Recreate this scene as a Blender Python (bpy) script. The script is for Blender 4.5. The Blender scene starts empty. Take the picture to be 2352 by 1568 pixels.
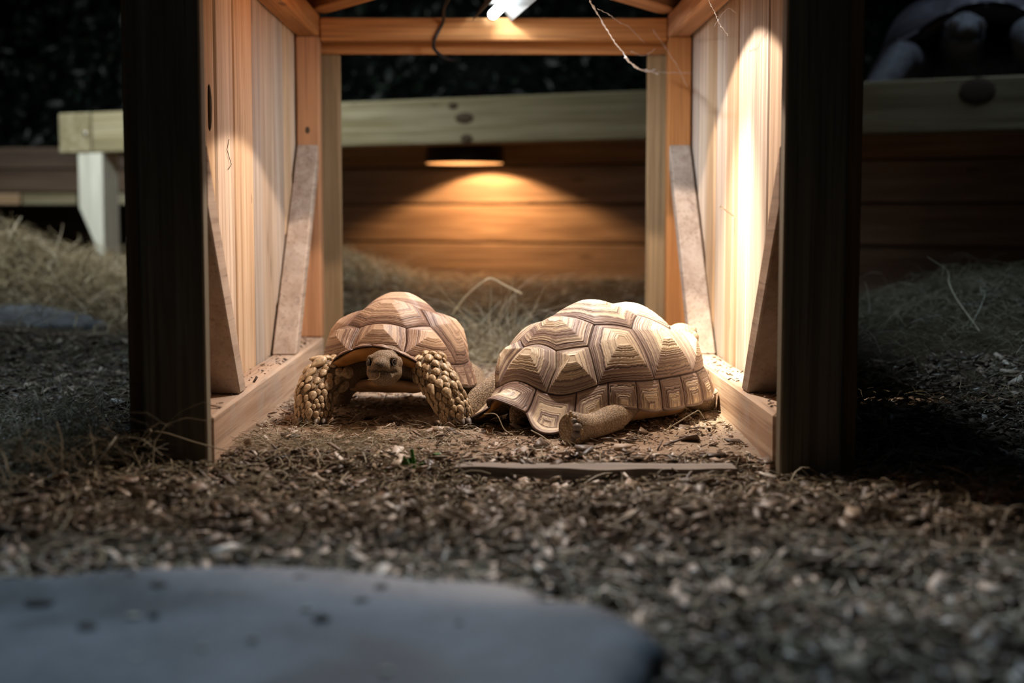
import bpy, bmesh, math, random
import numpy as np
from mathutils import Vector, Matrix, Euler

random.seed(11)
rng = np.random.default_rng(11)
SC = bpy.context.scene
COL = SC.collection
R = math.radians

# ------------------------------------------------------------------ camera, world, lights, exposure
cam_d = bpy.data.cameras.new('camera')
cam = bpy.data.objects.new('camera', cam_d)
COL.objects.link(cam)
cam.location = (0, 0, 0.387)
cam.rotation_euler = (R(90 - 5.03), 0, R(-0.71))
cam_d.sensor_width = 36
cam_d.lens = 3300 / 2352 * 36
cam_d.clip_start = 0.05
cam_d.clip_end = 60
cam_d.dof.use_dof = True
cam_d.dof.focus_distance = 2.64
cam_d.dof.aperture_fstop = 2.4
SC.camera = cam

SC.view_settings.view_transform = 'Standard'
SC.view_settings.look = 'None'
SC.view_settings.gamma = 1
SC.view_settings.use_curve_mapping = False
SC.view_settings.exposure = 0.0

world = bpy.data.worlds.new('world')
SC.world = world
world.use_nodes = True
bg = world.node_tree.nodes['Background']
bg.inputs[0].default_value = (0.55, 0.75, 1.0, 1)
bg.inputs[1].default_value = 0.010


def lamp(name, kind, loc, energy, color, target=None, **kw):
    d = bpy.data.lights.new(name, kind)
    o = bpy.data.objects.new(name, d)
    COL.objects.link(o)
    o.location = loc
    d.energy = energy
    d.color = color
    for k, v in kw.items():
        setattr(d, k, v)
    if target is not None:
        o.rotation_euler = (Vector(target) - Vector(loc)).to_track_quat('-Z', 'Y').to_euler()
    return o


# roof lights of the hall: cool daylight from above, behind the shelter front; the third is added fill
lamp('roof_or_fill_light', 'AREA', (-0.3, 3.4, 3.2), 32, (0.62, 0.82, 1.0), (-0.1, 2.3, 0), shape='RECTANGLE', size=0.9, size_y=0.5, spread=R(100))
lamp('roof_or_fill_light', 'AREA', (-2.4, 4.5, 2.7), 38, (0.93, 0.97, 0.95), (-1.5, 6.2, 0.5), shape='RECTANGLE', size=0.6, size_y=0.6, spread=R(90))
lamp('roof_or_fill_light', 'AREA', (1.7, 4.4, 3.0), 2.0, (0.66, 0.80, 1.0), (1.8, 5.3, 0.5), shape='RECTANGLE', size=0.6, size_y=0.6, spread=R(50))  # unseen fill, added to lift the large tortoise and the beam's right end
# lamps inside the shelter
lamp('basking_lamp_light', 'SPOT', (0.17, 2.80, 0.925), 42, (1.0, 0.79, 0.63), (0.17, 2.80, 0), spot_size=R(121), spot_blend=0.06, shadow_soft_size=0.012)
lamp('basking_lamp_beam', 'SPOT', (0.17, 2.80, 0.915), 165, (1.0, 0.86, 0.64), (0.45, 2.93, 0.14), spot_size=R(54), spot_blend=1.0, shadow_soft_size=0.02)
lamp('heat_bulb_light', 'POINT', (-0.185, 2.95, 0.812), 1.6, (1.0, 0.34, 0.09), shadow_soft_size=0.02)
tube_lamp_light = lamp('tube_lamp_light', 'AREA', (0.047, 3.35, 0.868), 9.5, (0.84, 0.93, 1.0), None, shape='RECTANGLE', size=0.020, size_y=0.54)
tube_lamp_light.rotation_euler = (R(7), 0, 0.145)
# heat lamp below the platform
lamp('platform_lamp_light', 'POINT', (-0.125, 6.145, 0.692), 36.0, (1.0, 0.50, 0.20), shadow_soft_size=0.020)


# ------------------------------------------------------------------ helpers
def tag(o, label=None, cat=None, group=None, kind=None):
    if label:
        o['label'] = label
    if cat:
        o['category'] = cat
    if group:
        o['group'] = group
    if kind:
        o['kind'] = kind
    return o


def empty(name, loc, rz=0.0, **kw):
    o = bpy.data.objects.new(name, None)
    COL.objects.link(o)
    o.empty_display_size = 0.05
    o.location = loc
    o.rotation_euler = (0, 0, rz)
    return tag(o, **kw)


def link(name, me, mat=None, parent=None, loc=(0, 0, 0), rot=(0, 0, 0), smooth=False):
    if mat is not None and len(me.materials) == 0:
        me.materials.append(mat)
    if smooth:
        me.polygons.foreach_set('use_smooth', [True] * len(me.polygons))
    o = bpy.data.objects.new(name, me)
    COL.objects.link(o)
    o.location = loc
    o.rotation_euler = rot
    if parent is not None:
        o.parent = parent
    return o


def np_mesh(name, V, F, attrs=None):
    """V (n,3), F (m,k) arrays -> mesh, one polygon size."""
    V = np.ascontiguousarray(V, dtype=np.float32)
    F = np.ascontiguousarray(F, dtype=np.int32)
    me = bpy.data.meshes.new(name)
    me.vertices.add(len(V))
    me.vertices.foreach_set('co', V.ravel())
    m, k = F.shape
    me.loops.add(m * k)
    me.loops.foreach_set('vertex_index', F.ravel())
    me.polygons.add(m)
    me.polygons.foreach_set('loop_start', np.arange(0, m * k, k, dtype=np.int32))
    me.update(calc_edges=True)
    for n, a in (attrs or {}).items():
        a = np.asarray(a, dtype=np.float32)
        if a.ndim == 1:
            at = me.attributes.new(n, 'FLOAT', 'POINT')
            at.data.foreach_set('value', a)
        else:
            at = me.attributes.new(n, 'FLOAT_VECTOR', 'POINT')
            at.data.foreach_set('vector', a.ravel())
    return me


def box_mesh(name, size, bevel=0.003, seg=1, warp=0.0, shear=None):
    bm = bmesh.new()
    bmesh.ops.create_cube(bm, size=1.0)
    for v in bm.verts:
        v.co = Vector((v.co.x * size[0], v.co.y * size[1], v.co.z * size[2]))
        if warp:
            v.co += Vector((random.uniform(-warp, warp), random.uniform(-warp, warp), random.uniform(-warp, warp)))
    if bevel > 0:
        bmesh.ops.bevel(bm, geom=list(bm.edges), offset=min(bevel, min(size) * 0.3), segments=seg, affect='EDGES', profile=0.6)
    me = bpy.data.meshes.new(name)
    bm.to_mesh(me)
    bm.free()
    return me


def box(name, center, size, mat, parent=None, bevel=0.003, rot=(0, 0, 0), warp=0.0):
    return link(name, box_mesh(name, size, bevel, 1, warp), mat, parent, center, rot)


def prism(name, pts, axis, lo, hi, mat, parent=None, bevel=0.002):
    """polygon pts (2D) extruded along an axis between lo and hi (axis 0: pts are (y,z); 1: (x,z); 2: (x,y))"""
    bm = bmesh.new()

    def mk(p, h):
        if axis == 0:
            return (h, p[0], p[1])
        if axis == 1:
            return (p[0], h, p[1])
        return (p[0], p[1], h)
    a = [bm.verts.new(mk(p, lo)) for p in pts]
    b = [bm.verts.new(mk(p, hi)) for p in pts]
    bm.faces.new(a)
    bm.faces.new(b[::-1])
    n = len(pts)
    for i in range(n):
        bm.faces.new((a[i], b[i], b[(i + 1) % n], a[(i + 1) % n]))
    bmesh.ops.recalc_face_normals(bm, faces=list(bm.faces))
    if bevel:
        bmesh.ops.bevel(bm, geom=list(bm.edges), offset=bevel, segments=1, affect='EDGES')
    c = Vector((0, 0, 0))
    for v in bm.verts:
        c += v.co
    c /= len(bm.verts)
    for v in bm.verts:
        v.co -= c
    me = bpy.data.meshes.new(name)
    bm.to_mesh(me)
    bm.free()
    return link(name, me, mat, parent, c)


def tube_arrays(P, rad, sides=8, caps=True):
    P = np.asarray(P, float)
    n = len(P)
    rad = np.broadcast_to(np.asarray(rad, float), (n,))
    T = np.gradient(P, axis=0)
    T /= np.linalg.norm(T, axis=1)[:, None] + 1e-12
    up = np.array([0, 0, 1.0]) if abs(T[0, 2]) < 0.9 else np.array([1.0, 0, 0])
    V = []
    u = np.cross(T[0], up)
    for i in range(n):
        u = u - T[i] * np.dot(u, T[i])
        u /= np.linalg.norm(u)
        w = np.cross(T[i], u)
        for k in range(sides):
            a = 2 * math.pi * k / sides
            V.append(P[i] + rad[i] * (math.cos(a) * u + math.sin(a) * w))
    F = []
    for i in range(n - 1):
        for k in range(sides):
            k2 = (k + 1) % sides
            F.append((i * sides + k, i * sides + k2, (i + 1) * sides + k2, (i + 1) * sides + k))
    return np.array(V), np.array(F)


def tube(name, P, rad, mat, parent=None, sides=8):
    V, F = tube_arrays(P, rad, sides)
    me = np_mesh(name, V, F)
    o = link(name, me, mat, parent, smooth=True)
    return o


def smoothpath(pts, n=24):
    """Catmull-Rom through pts"""
    P = [np.array(p, float) for p in pts]
    P = [2 * P[0] - P[1]] + P + [2 * P[-1] - P[-2]]
    out = []
    segs = len(P) - 3
    per = max(2, n // segs)
    for i in range(segs):
        p0, p1, p2, p3 = P[i:i + 4]
        for j in range(per):
            t = j / per
            out.append(0.5 * ((2 * p1) + (-p0 + p2) * t + (2 * p0 - 5 * p1 + 4 * p2 - p3) * t * t + (-p0 + 3 * p1 - 3 * p2 + p3) * t ** 3))
    out.append(P[-2])
    return np.array(out)


def lathe(name, prof, mat, parent=None, seg=32, loc=(0, 0, 0), rot=(0, 0, 0)):
    V = []
    for (r, z) in prof:
        for k in range(seg):
            a = 2 * math.pi * k / seg
            V.append((r * math.cos(a), r * math.sin(a), z))
    F = []
    for i in range(len(prof) - 1):
        for k in range(seg):
            k2 = (k + 1) % seg
            F.append((i * seg + k, i * seg + k2, (i + 1) * seg + k2, (i + 1) * seg + k))
    return link(name, np_mesh(name, np.array(V), np.array(F)), mat, parent, loc, rot, smooth=True)


def smoothstep(a, b, x):
    t = np.clip((x - a) / (b - a), 0, 1)
    return t * t * (3 - 2 * t)


# ------------------------------------------------------------------ materials
class NT:
    def __init__(self, name):
        self.m = bpy.data.materials.new(name)
        self.m.use_nodes = True
        self.t = self.m.node_tree
        self.b = self.t.nodes['Principled BSDF']

    def n(self, kind, **kw):
        x = self.t.nodes.new(kind)
        for k, v in kw.items():
            if k.startswith('_'):
                setattr(x, k[1:], v)
            else:
                x.inputs[k.replace('_', ' ')].default_value = v
        return x

    def l(self, a, b):
        self.t.links.new(a, b)

    def mix(self, fac, a, b, mode='MIX'):
        x = self.t.nodes.new('ShaderNodeMix')
        x.data_type = 'RGBA'
        x.blend_type = mode
        for i, v in ((0, fac), (6, a), (7, b)):
            if hasattr(v, 'links') or isinstance(v, bpy.types.NodeSocket):
                self.l(v, x.inputs[i])
            else:
                x.inputs[i].default_value = v if i == 0 else (*v, 1)
        return x.outputs[2]

    def math(self, op, a, b=0.0, clamp=False):
        x = self.t.nodes.new('ShaderNodeMath')
        x.operation = op
        x.use_clamp = clamp
        for i, v in ((0, a), (1, b)):
            if isinstance(v, bpy.types.NodeSocket):
                self.l(v, x.inputs[i])
            else:
                x.inputs[i].default_value = v
        return x.outputs[0]

    def maprange(self, v, a, b, c=0.0, d=1.0):
        x = self.t.nodes.new('ShaderNodeMapRange')
        x.interpolation_type = 'SMOOTHSTEP'
        self.l(v, x.inputs[0])
        for i, q in ((1, a), (2, b), (3, c), (4, d)):
            x.inputs[i].default_value = q
        return x.outputs[0]

    def bump(self, h, strength=0.3, dist=0.002):
        x = self.n('ShaderNodeBump', Strength=strength, Distance=dist)
        self.l(h, x.inputs['Height'])
        self.l(x.outputs[0], self.b.inputs['Normal'])

    def attr(self, name):
        x = self.t.nodes.new('ShaderNodeAttribute')
        x.attribute_name = name
        return x


def wood(name, light, dark, axis=2, rough=0.75, knots=0.5, dirt=None, dirt_amt=0.0, hue=0.55):
    w = NT(name)
    tc = w.n('ShaderNodeTexCoord')
    oi = w.n('ShaderNodeObjectInfo')
    mp = w.n('ShaderNodeMapping')
    s = [34.0, 34.0, 34.0]
    s[axis] = 1.3
    mp.inputs['Scale'].default_value = s
    cmb = w.n('ShaderNodeCombineXYZ')
    rnd = w.math('MULTIPLY', oi.outputs['Random'], 43.0)
    for i in range(3):
        w.l(rnd, cmb.inputs[i])
    w.l(tc.outputs['Object'], mp.inputs['Vector'])
    w.l(cmb.outputs[0], mp.inputs['Location'])
    n1 = w.n('ShaderNodeTexNoise', Scale=1.0, Detail=5.0, Roughness=0.6, Distortion=0.6)
    w.l(mp.outputs[0], n1.inputs['Vector'])
    mp2 = w.n('ShaderNodeMapping')
    s2 = [9.0, 9.0, 9.0]
    s2[axis] = 0.7
    mp2.inputs['Scale'].default_value = s2
    w.l(tc.outputs['Object'], mp2.inputs['Vector'])
    w.l(cmb.outputs[0], mp2.inputs['Location'])
    n2 = w.n('ShaderNodeTexNoise', Scale=1.0, Detail=3.0, Distortion=1.2)
    w.l(mp2.outputs[0], n2.inputs['Vector'])
    mp3 = w.n('ShaderNodeMapping')
    s3 = [160.0, 160.0, 160.0]
    s3[axis] = 3.0
    mp3.inputs['Scale'].default_value = s3
    w.l(tc.outputs['Object'], mp3.inputs['Vector'])
    w.l(cmb.outputs[0], mp3.inputs['Location'])
    n3 = w.n('ShaderNodeTexNoise', Scale=1.0, Detail=2.0)
    w.l(mp3.outputs[0], n3.inputs['Vector'])
    f1 = w.maprange(n1.outputs['Fac'], 0.36, 0.66)
    c = w.mix(f1, light, dark)
    f2 = w.maprange(n2.outputs['Fac'], 0.40, 0.70, 0.0, 0.6)
    c = w.mix(f2, c, tuple(d * 0.8 for d in dark))
    f3 = w.maprange(n3.outputs['Fac'], 0.52, 0.70, 0.0, 0.6)
    c = w.mix(f3, c, tuple(d * 0.55 for d in dark))
    # tone of each board
    hs = w.n('ShaderNodeHueSaturation')
    w.l(c, hs.inputs['Color'])
    w.l(w.maprange(oi.outputs['Random'], 0, 1, 1 - hue * 0.5, 1 + hue * 0.35), hs.inputs['Value'])
    w.l(w.maprange(w.math('FRACT', w.math('MULTIPLY', oi.outputs['Random'], 7.3)), 0, 1, 1 - hue * 0.8, 1 + hue * 0.3), hs.inputs['Saturation'])
    c = hs.outputs[0]
    if knots:
        mk = w.n('ShaderNodeMapping')
        sk = [9.0, 9.0, 9.0]
        sk[axis] = 2.6
        mk.inputs['Scale'].default_value = sk
        w.l(tc.outputs['Object'], mk.inputs['Vector'])
        w.l(cmb.outputs[0], mk.inputs['Location'])
        vo = w.n('ShaderNodeTexVoronoi', Scale=1.0)
        w.l(mk.outputs[0], vo.inputs['Vector'])
        kf = w.maprange(vo.outputs['Distance'], 0.05, 0.12, knots, 0.0)
        c = w.mix(kf, c, tuple(d * 0.25 for d in dark))
    if dirt:
        nd = w.n('ShaderNodeTexNoise', Scale=7.0, Detail=6.0, Roughness=0.7)
        w.l(tc.outputs['Object'], nd.inputs['Vector'])
        c = w.mix(w.maprange(nd.outputs['Fac'], 0.45, 0.7, 0.0, dirt_amt), c, dirt)
    w.l(c, w.b.inputs['Base Color'])
    w.b.inputs['Roughness'].default_value = rough
    w.b.inputs['Specular IOR Level'].default_value = 0.25
    w.bump(w.math('ADD', w.math('MULTIPLY', n3.outputs['Fac'], 0.5), n1.outputs['Fac']), 0.35, 0.003)
    return w.m


PINE_L, PINE_D = (0.58, 0.44, 0.31), (0.42, 0.28, 0.17)
M = {}
for ax, an in enumerate('xyz'):
    M['pine_' + an] = wood('pine_' + an, PINE_L, PINE_D, ax)
    M['rail_' + an] = wood('rail_pine_' + an, (0.52, 0.25, 0.10), (0.35, 0.155, 0.058), ax, knots=0.7, hue=0.15)  # orange lamp glow is put into the colour of this pine
    M['dusty_' + an] = wood('dusty_pine_' + an, (0.50, 0.38, 0.29), (0.36, 0.25, 0.18), ax, dirt=(0.42, 0.36, 0.31), dirt_amt=0.6, knots=0.0)
    M['treated_' + an] = wood('treated_timber_' + an, (0.33, 0.30, 0.20), (0.21, 0.18, 0.10), ax, hue=0.15, knots=0.8)
    M['board_' + an] = wood('brown_boards_' + an, (0.30, 0.19, 0.10), (0.19, 0.11, 0.055), ax, hue=0.4)
M['walnut_x'] = wood('dark_brown_boards', (0.12, 0.075, 0.042), (0.07, 0.04, 0.024), 0, hue=0.4)
M['plank_x'] = wood('platform_planks', (0.42, 0.29, 0.17), (0.26, 0.16, 0.09), 0, hue=0.5)
M['olive_z'] = wood('olive_brown_timber', (0.36, 0.25, 0.14), (0.22, 0.15, 0.08), 2, hue=0.1)
M['post_dark'] = wood('dark_post', (0.24, 0.21, 0.15), (0.14, 0.12, 0.08), 2, hue=0.1, knots=0.3)  # posts and header, darker in colour than the pine
M['pale_post'] = wood('pale_post', (0.62, 0.63, 0.55), (0.50, 0.50, 0.42), 2, hue=0.05, knots=0.2)
M['grey_board'] = wood('grey_board', (0.34, 0.29, 0.25), (0.23, 0.19, 0.16), 0, dirt=(0.36, 0.30, 0.25), dirt_amt=0.7, knots=0.2)


def plain(name, col, rough=0.6, metal=0.0, emit=None, strength=0.0, spec=0.3, noise=0.0, nscale=30.0):
    w = NT(name)
    w.b.inputs['Base Color'].default_value = (*col, 1)
    w.b.inputs['Roughness'].default_value = rough
    w.b.inputs['Metallic'].default_value = metal
    w.b.inputs['Specular IOR Level'].default_value = spec
    if noise:
        tc = w.n('ShaderNodeTexCoord')
        nn = w.n('ShaderNodeTexNoise', Scale=nscale, Detail=5.0)
        w.l(tc.outputs['Object'], nn.inputs['Vector'])
        c = w.mix(w.maprange(nn.outputs['Fac'], 0.3, 0.7), tuple(x * (1 - noise) for x in col), tuple(min(1, x * (1 + noise)) for x in col))
        w.l(c, w.b.inputs['Base Color'])
        w.bump(nn.outputs['Fac'], 0.3, 0.002)
    if emit:
        w.b.inputs['Emission Color'].default_value = (*emit, 1)
        w.b.inputs['Emission Strength'].default_value = strength
    return w.m


M['black_rubber'] = plain('black_rubber', (0.012, 0.012, 0.013), 0.5)
M['enamel_dark'] = plain('dark_enamel', (0.02, 0.02, 0.02), 0.4)
M['reflector'] = plain('dusty_reflector', (0.10, 0.095, 0.085), 0.6)  # colour held dark to cut the tube's glare on the wings
M['amber_reflector'] = plain('dull_reflector', (0.10, 0.08, 0.06), 0.5)
M['tube_glow'] = plain('lit_tube', (0.9, 0.95, 1.0), 0.4, emit=(0.82, 0.93, 1.0), strength=13.0)
M['bulb_glow'] = plain('lit_heat_bulb', (0.9, 0.4, 0.1), 0.4, emit=(1.0, 0.36, 0.06), strength=1.3)
M['steel'] = plain('steel', (0.55, 0.53, 0.50), 0.35, 1.0)
M['web'] = plain('dusty_cobweb', (0.70, 0.72, 0.78), 0.8)
M['eye'] = plain('tortoise_eye', (0.008, 0.006, 0.005), 0.08, spec=0.8)
M['eyelid'] = plain('tortoise_eyelid', (0.12, 0.10, 0.085), 0.6)
M['claw'] = plain('claw_horn', (0.20, 0.18, 0.165), 0.4, noise=0.3, nscale=90)
M['green_leaf'] = plain('fresh_leaf', (0.05, 0.22, 0.03), 0.6)
M['red_petal'] = plain('red_petal', (0.35, 0.03, 0.02), 0.6)
M['knot'] = plain('wood_knot', (0.07, 0.05, 0.03), 0.8, noise=0.4, nscale=60)
M['crumb_dark'] = plain('dark_crumb', (0.045, 0.040, 0.035), 0.9, noise=0.4)
M['crumb_pale'] = plain('pale_crumb', (0.45, 0.42, 0.34), 0.8, noise=0.2)
M['pale_wall'] = plain('pale_wall', (0.42, 0.47, 0.47), 0.9, noise=0.08, nscale=3)
M['dark_wall'] = plain('dark_wall', (0.02, 0.022, 0.022), 0.95, noise=0.3, nscale=2)


def litter_mat(name, cols, rough=0.7, spec=0.25):
    """colours picked by the per-piece random value 'tint'"""
    w = NT(name)
    a = w.attr('tint')
    r = w.t.nodes.new('ShaderNodeValToRGB')
    r.color_ramp.interpolation = 'LINEAR'
    els = r.color_ramp.elements
    while len(els) < len(cols):
        els.new(0.5)
    for i, (p, c) in enumerate(cols):
        els[i].position = p
        els[i].color = (*c, 1)
    w.l(a.outputs['Fac'], r.inputs[0])
    w.l(r.outputs[0], w.b.inputs['Base Color'])
    w.b.inputs['Roughness'].default_value = rough
    w.b.inputs['Specular IOR Level'].default_value = spec
    return w.m


M['chips'] = litter_mat('wood_chip_litter', [(0.0, (0.035, 0.023, 0.015)), (0.35, (0.11, 0.072, 0.048)), (0.65, (0.30, 0.21, 0.145)), (0.85, (0.46, 0.36, 0.27)), (1.0, (0.78, 0.75, 0.70))], 0.5, 0.45)
M['hay'] = litter_mat('dry_hay', [(0.0, (0.07, 0.055, 0.03)), (0.4, (0.20, 0.165, 0.095)), (0.75, (0.40, 0.35, 0.23)), (1.0, (0.68, 0.66, 0.55))], 0.6, 0.35)
M['straw_hay'] = litter_mat('yellow_hay', [(0.0, (0.045, 0.032, 0.015)), (0.35, (0.16, 0.12, 0.06)), (0.75, (0.42, 0.34, 0.20)), (1.0, (0.66, 0.60, 0.46))], 0.6, 0.35)
M['straw_single'] = plain('single_straw', (0.52, 0.45, 0.31), 0.5, spec=0.4)
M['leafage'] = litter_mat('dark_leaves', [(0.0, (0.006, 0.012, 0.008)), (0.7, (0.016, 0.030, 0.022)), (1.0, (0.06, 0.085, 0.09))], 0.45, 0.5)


def ground_mat():
    w = NT('ground_soil')
    tc = w.n('ShaderNodeTexCoord')
    n1 = w.n('ShaderNodeTexNoise', Scale=6.0, Detail=8.0, Roughness=0.65)
    n2 = w.n('ShaderNodeTexNoise', Scale=90.0, Detail=4.0, Roughness=0.6)
    for x in (n1, n2):
        w.l(tc.outputs['Object'], x.inputs['Vector'])
    d = w.attr('dust')
    soil = w.mix(w.maprange(n1.outputs['Fac'], 0.35, 0.7), (0.030, 0.021, 0.013), (0.075, 0.052, 0.033))
    dust = w.mix(w.maprange(n1.outputs['Fac'], 0.35, 0.65), (0.38, 0.28, 0.205), (0.50, 0.40, 0.31))
    c = w.mix(d.outputs['Fac'], soil, dust)
    c = w.mix(w.maprange(n2.outputs['Fac'], 0.5, 0.75, 0.0, 0.55), c, (0.05, 0.035, 0.025))
    w.l(c, w.b.inputs['Base Color'])
    w.b.inputs['Roughness'].default_value = 0.95
    w.b.inputs['Specular IOR Level'].default_value = 0.1
    w.bump(w.math('ADD', n2.outputs['Fac'], n1.outputs['Fac']), 0.6, 0.006)
    return w.m


M['ground'] = ground_mat()


def stone_mat():
    w = NT('grey_stone')
    tc = w.n('ShaderNodeTexCoord')
    n1 = w.n('ShaderNodeTexNoise', Scale=7.0, Detail=7.0, Roughness=0.6)
    n2 = w.n('ShaderNodeTexNoise', Scale=70.0, Detail=3.0)
    for x in (n1, n2):
        w.l(tc.outputs['Object'], x.inputs['Vector'])
    c = w.mix(w.maprange(n1.outputs['Fac'], 0.35, 0.68), (0.135, 0.150, 0.168), (0.075, 0.083, 0.095))
    c = w.mix(w.maprange(n2.outputs['Fac'], 0.55, 0.8, 0, 0.5), c, (0.05, 0.05, 0.05))
    w.l(c, w.b.inputs['Base Color'])
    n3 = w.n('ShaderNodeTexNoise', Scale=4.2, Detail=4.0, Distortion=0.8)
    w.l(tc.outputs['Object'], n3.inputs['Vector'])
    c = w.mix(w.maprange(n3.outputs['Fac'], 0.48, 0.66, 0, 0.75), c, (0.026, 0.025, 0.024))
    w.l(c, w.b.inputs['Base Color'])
    w.b.inputs['Roughness'].default_value = 0.6
    w.b.inputs['Specular IOR Level'].default_value = 0.35
    w.bump(w.math('ADD', n1.outputs['Fac'], w.math('MULTIPLY', n2.outputs['Fac'], 0.3)), 0.4, 0.01)
    return w.m


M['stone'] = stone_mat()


def scute_mat(name, horn, brown, line, line_amt=0.75, rough=0.5):
    """t: 0 at the areola .. 1 at the seam; groove: depth of the growth line"""
    w = NT(name)
    t = w.attr('ring')
    g = w.attr('groove')
    f = w.attr('flank')
    tc = w.n('ShaderNodeTexCoord')
    oi = w.n('ShaderNodeObjectInfo')
    n1 = w.n('ShaderNodeTexNoise', Scale=22.0, Detail=6.0, Roughness=0.65)
    w.l(tc.outputs['Object'], n1.inputs['Vector'])
    n2 = w.n('ShaderNodeTexNoise', Scale=160.0, Detail=3.0)
    w.l(tc.outputs['Object'], n2.inputs['Vector'])
    tt = w.math('ADD', t.outputs['Fac'], w.math('MULTIPLY', w.math('SUBTRACT', n1.outputs['Fac'], 0.5), 0.7))
    tt = w.math('ADD', tt, w.math('MULTIPLY', f.outputs['Fac'], 0.25))
    bd = w.attr('band')
    tt = w.math('ADD', tt, w.math('MULTIPLY', w.math('SUBTRACT', bd.outputs['Fac'], 0.5), 0.75))
    c = w.mix(w.maprange(tt, 0.25, 1.0), horn, brown)
    ga = w.math('MULTIPLY', g.outputs['Fac'], w.maprange(tt, 0.1, 0.8, 0.35, line_amt))
    c = w.mix(ga, c, line)
    c = w.mix(w.maprange(n2.outputs['Fac'], 0.5, 0.8, 0.0, 0.3), c, tuple(x * 0.5 for x in brown))
    hs = w.n('ShaderNodeHueSaturation')
    w.l(c, hs.inputs['Color'])
    w.l(w.maprange(oi.outputs['Random'], 0, 1, 0.85, 1.12), hs.inputs['Value'])
    w.l(hs.outputs[0], w.b.inputs['Base Color'])
    w.b.inputs['Roughness'].default_value = rough
    w.b.inputs['Specular IOR Level'].default_value = 0.35
    w.bump(n2.outputs['Fac'], 0.15, 0.001)
    return w.m


def skin_mat(name, base, dark, scale=160.0):
    w = NT(name)
    tc = w.n('ShaderNodeTexCoord')
    vo = w.n('ShaderNodeTexVoronoi', Scale=scale)
    vo.feature = 'DISTANCE_TO_EDGE'
    w.l(tc.outputs['Object'], vo.inputs['Vector'])
    n1 = w.n('ShaderNodeTexNoise', Scale=25.0, Detail=5.0)
    w.l(tc.outputs['Object'], n1.inputs['Vector'])
    e = w.maprange(vo.outputs['Distance'], 0.0, 0.16)
    c = w.mix(w.maprange(n1.outputs['Fac'], 0.3, 0.7), base, tuple(0.72 * x for x in base))
    c = w.mix(w.math('MULTIPLY', w.math('SUBTRACT', 1.0, e), 0.75), c, dark)
    st = w.attr('head_dark')
    c = w.mix(st.outputs['Fac'], c, (0.035, 0.028, 0.022))
    w.l(c, w.b.inputs['Base Color'])
    w.b.inputs['Roughness'].default_value = 0.65
    w.b.inputs['Specular IOR Level'].default_value = 0.3
    w.bump(e, 0.55, 0.0018)
    return w.m


M['scute_brown'] = scute_mat('brown_scutes', (0.56, 0.40, 0.28), (0.235, 0.142, 0.105), (0.030, 0.020, 0.018), 1.0)
M['scute_pale'] = scute_mat('pale_scutes', (0.82, 0.70, 0.53), (0.32, 0.235, 0.205), (0.022, 0.020, 0.026), 1.0)
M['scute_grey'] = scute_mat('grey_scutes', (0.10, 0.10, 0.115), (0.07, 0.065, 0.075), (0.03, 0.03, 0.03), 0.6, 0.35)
M['rim_amber'] = plain('amber_rim_horn', (0.40, 0.20, 0.06), 0.4, noise=0.3, nscale=25)
M['rim_grey'] = plain('dark_rim_horn', (0.04, 0.035, 0.035), 0.5)
M['plastron'] = plain('plastron_horn', (0.48, 0.31, 0.17), 0.45, noise=0.35, nscale=18)
M['skin_tan'] = skin_mat('tan_skin', (0.36, 0.27, 0.18), (0.07, 0.05, 0.035), 300)
M['skin_pale'] = skin_mat('pale_skin', (0.50, 0.39, 0.27), (0.09, 0.065, 0.05), 190)
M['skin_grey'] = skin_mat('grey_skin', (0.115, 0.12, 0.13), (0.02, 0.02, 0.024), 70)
M['leg_scale'] = plain('ochre_leg_scale', (0.50, 0.385, 0.25), 0.35, noise=0.5, nscale=1.3)


# ------------------------------------------------------------------ ground
def vnoise(x, y, s, seed=0):
    x = x * s + seed * 13.7
    y = y * s + seed * 7.1
    return (np.sin(x * 1.7 + 1.3 * np.sin(y * 1.1)) + np.sin(y * 2.1 + 1.7 * np.sin(x * 0.9 + 2.0)) + np.sin((x + y) * 1.3 + 0.5)) / 3


def gz(x, y):
    x = np.asarray(x, float)
    y = np.asarray(y, float)
    inside = smoothstep(0.50, 0.38, np.abs(x)) * smoothstep(2.1, 2.35, y) * smoothstep(3.9, 3.6, y)
    z = (0.012 * vnoise(x, y, 3.0, 1) + 0.006 * vnoise(x, y, 11.0, 2)) * (1 - 0.85 * inside)
    z = z - 0.004 * inside
    z = z - 0.017 * np.exp(-((y - 2.12) / 0.20) ** 2) * (1 - inside)
    z = z + 0.012 * np.exp(-((x + 0.45) / 0.25) ** 2 - ((y - 2.15) / 0.2) ** 2)
    z = z - 0.013 * np.exp(-((x - 0.52) / 0.25) ** 2 - ((y - 2.15) / 0.2) ** 2)
    z = z + 0.11 * smoothstep(4.0, 6.2, y)
    z = z + 0.095 * np.exp(-((x + 1.85) / 0.55) ** 2 - ((y - 5.5) / 0.6) ** 2) * smoothstep(-1.0, -1.4, x)
    z = z + 0.035 * vnoise(x, y, 4.5, 9) * np.exp(-((x + 1.7) / 0.8) ** 2 - ((y - 5.2) / 0.9) ** 2)
    z = z + 0.07 * np.exp(-((x + 1.78) / 0.11) ** 2 - ((y - 5.3) / 0.16) ** 2)
    z = z + 0.10 * np.exp(-((x + 0.62) / 0.22) ** 2 - ((y - 5.6) / 0.5) ** 2)
    z = z + 0.05 * np.exp(-((x + 1.55) / 0.5) ** 2 - ((y - 4.2) / 0.6) ** 2)
    z = z + 0.17 * np.exp(-((x - 1.45) / 0.45) ** 2 - ((y - 4.0) / 0.65) ** 2)
    z = z + 0.05 * np.exp(-((x - 1.0) / 0.5) ** 2 - ((y - 3.4) / 0.6) ** 2)
    z = z + 0.045 * np.exp(-((x + 0.72) / 0.14) ** 2 - ((y - 2.3) / 0.25) ** 2)
    return z


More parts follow.
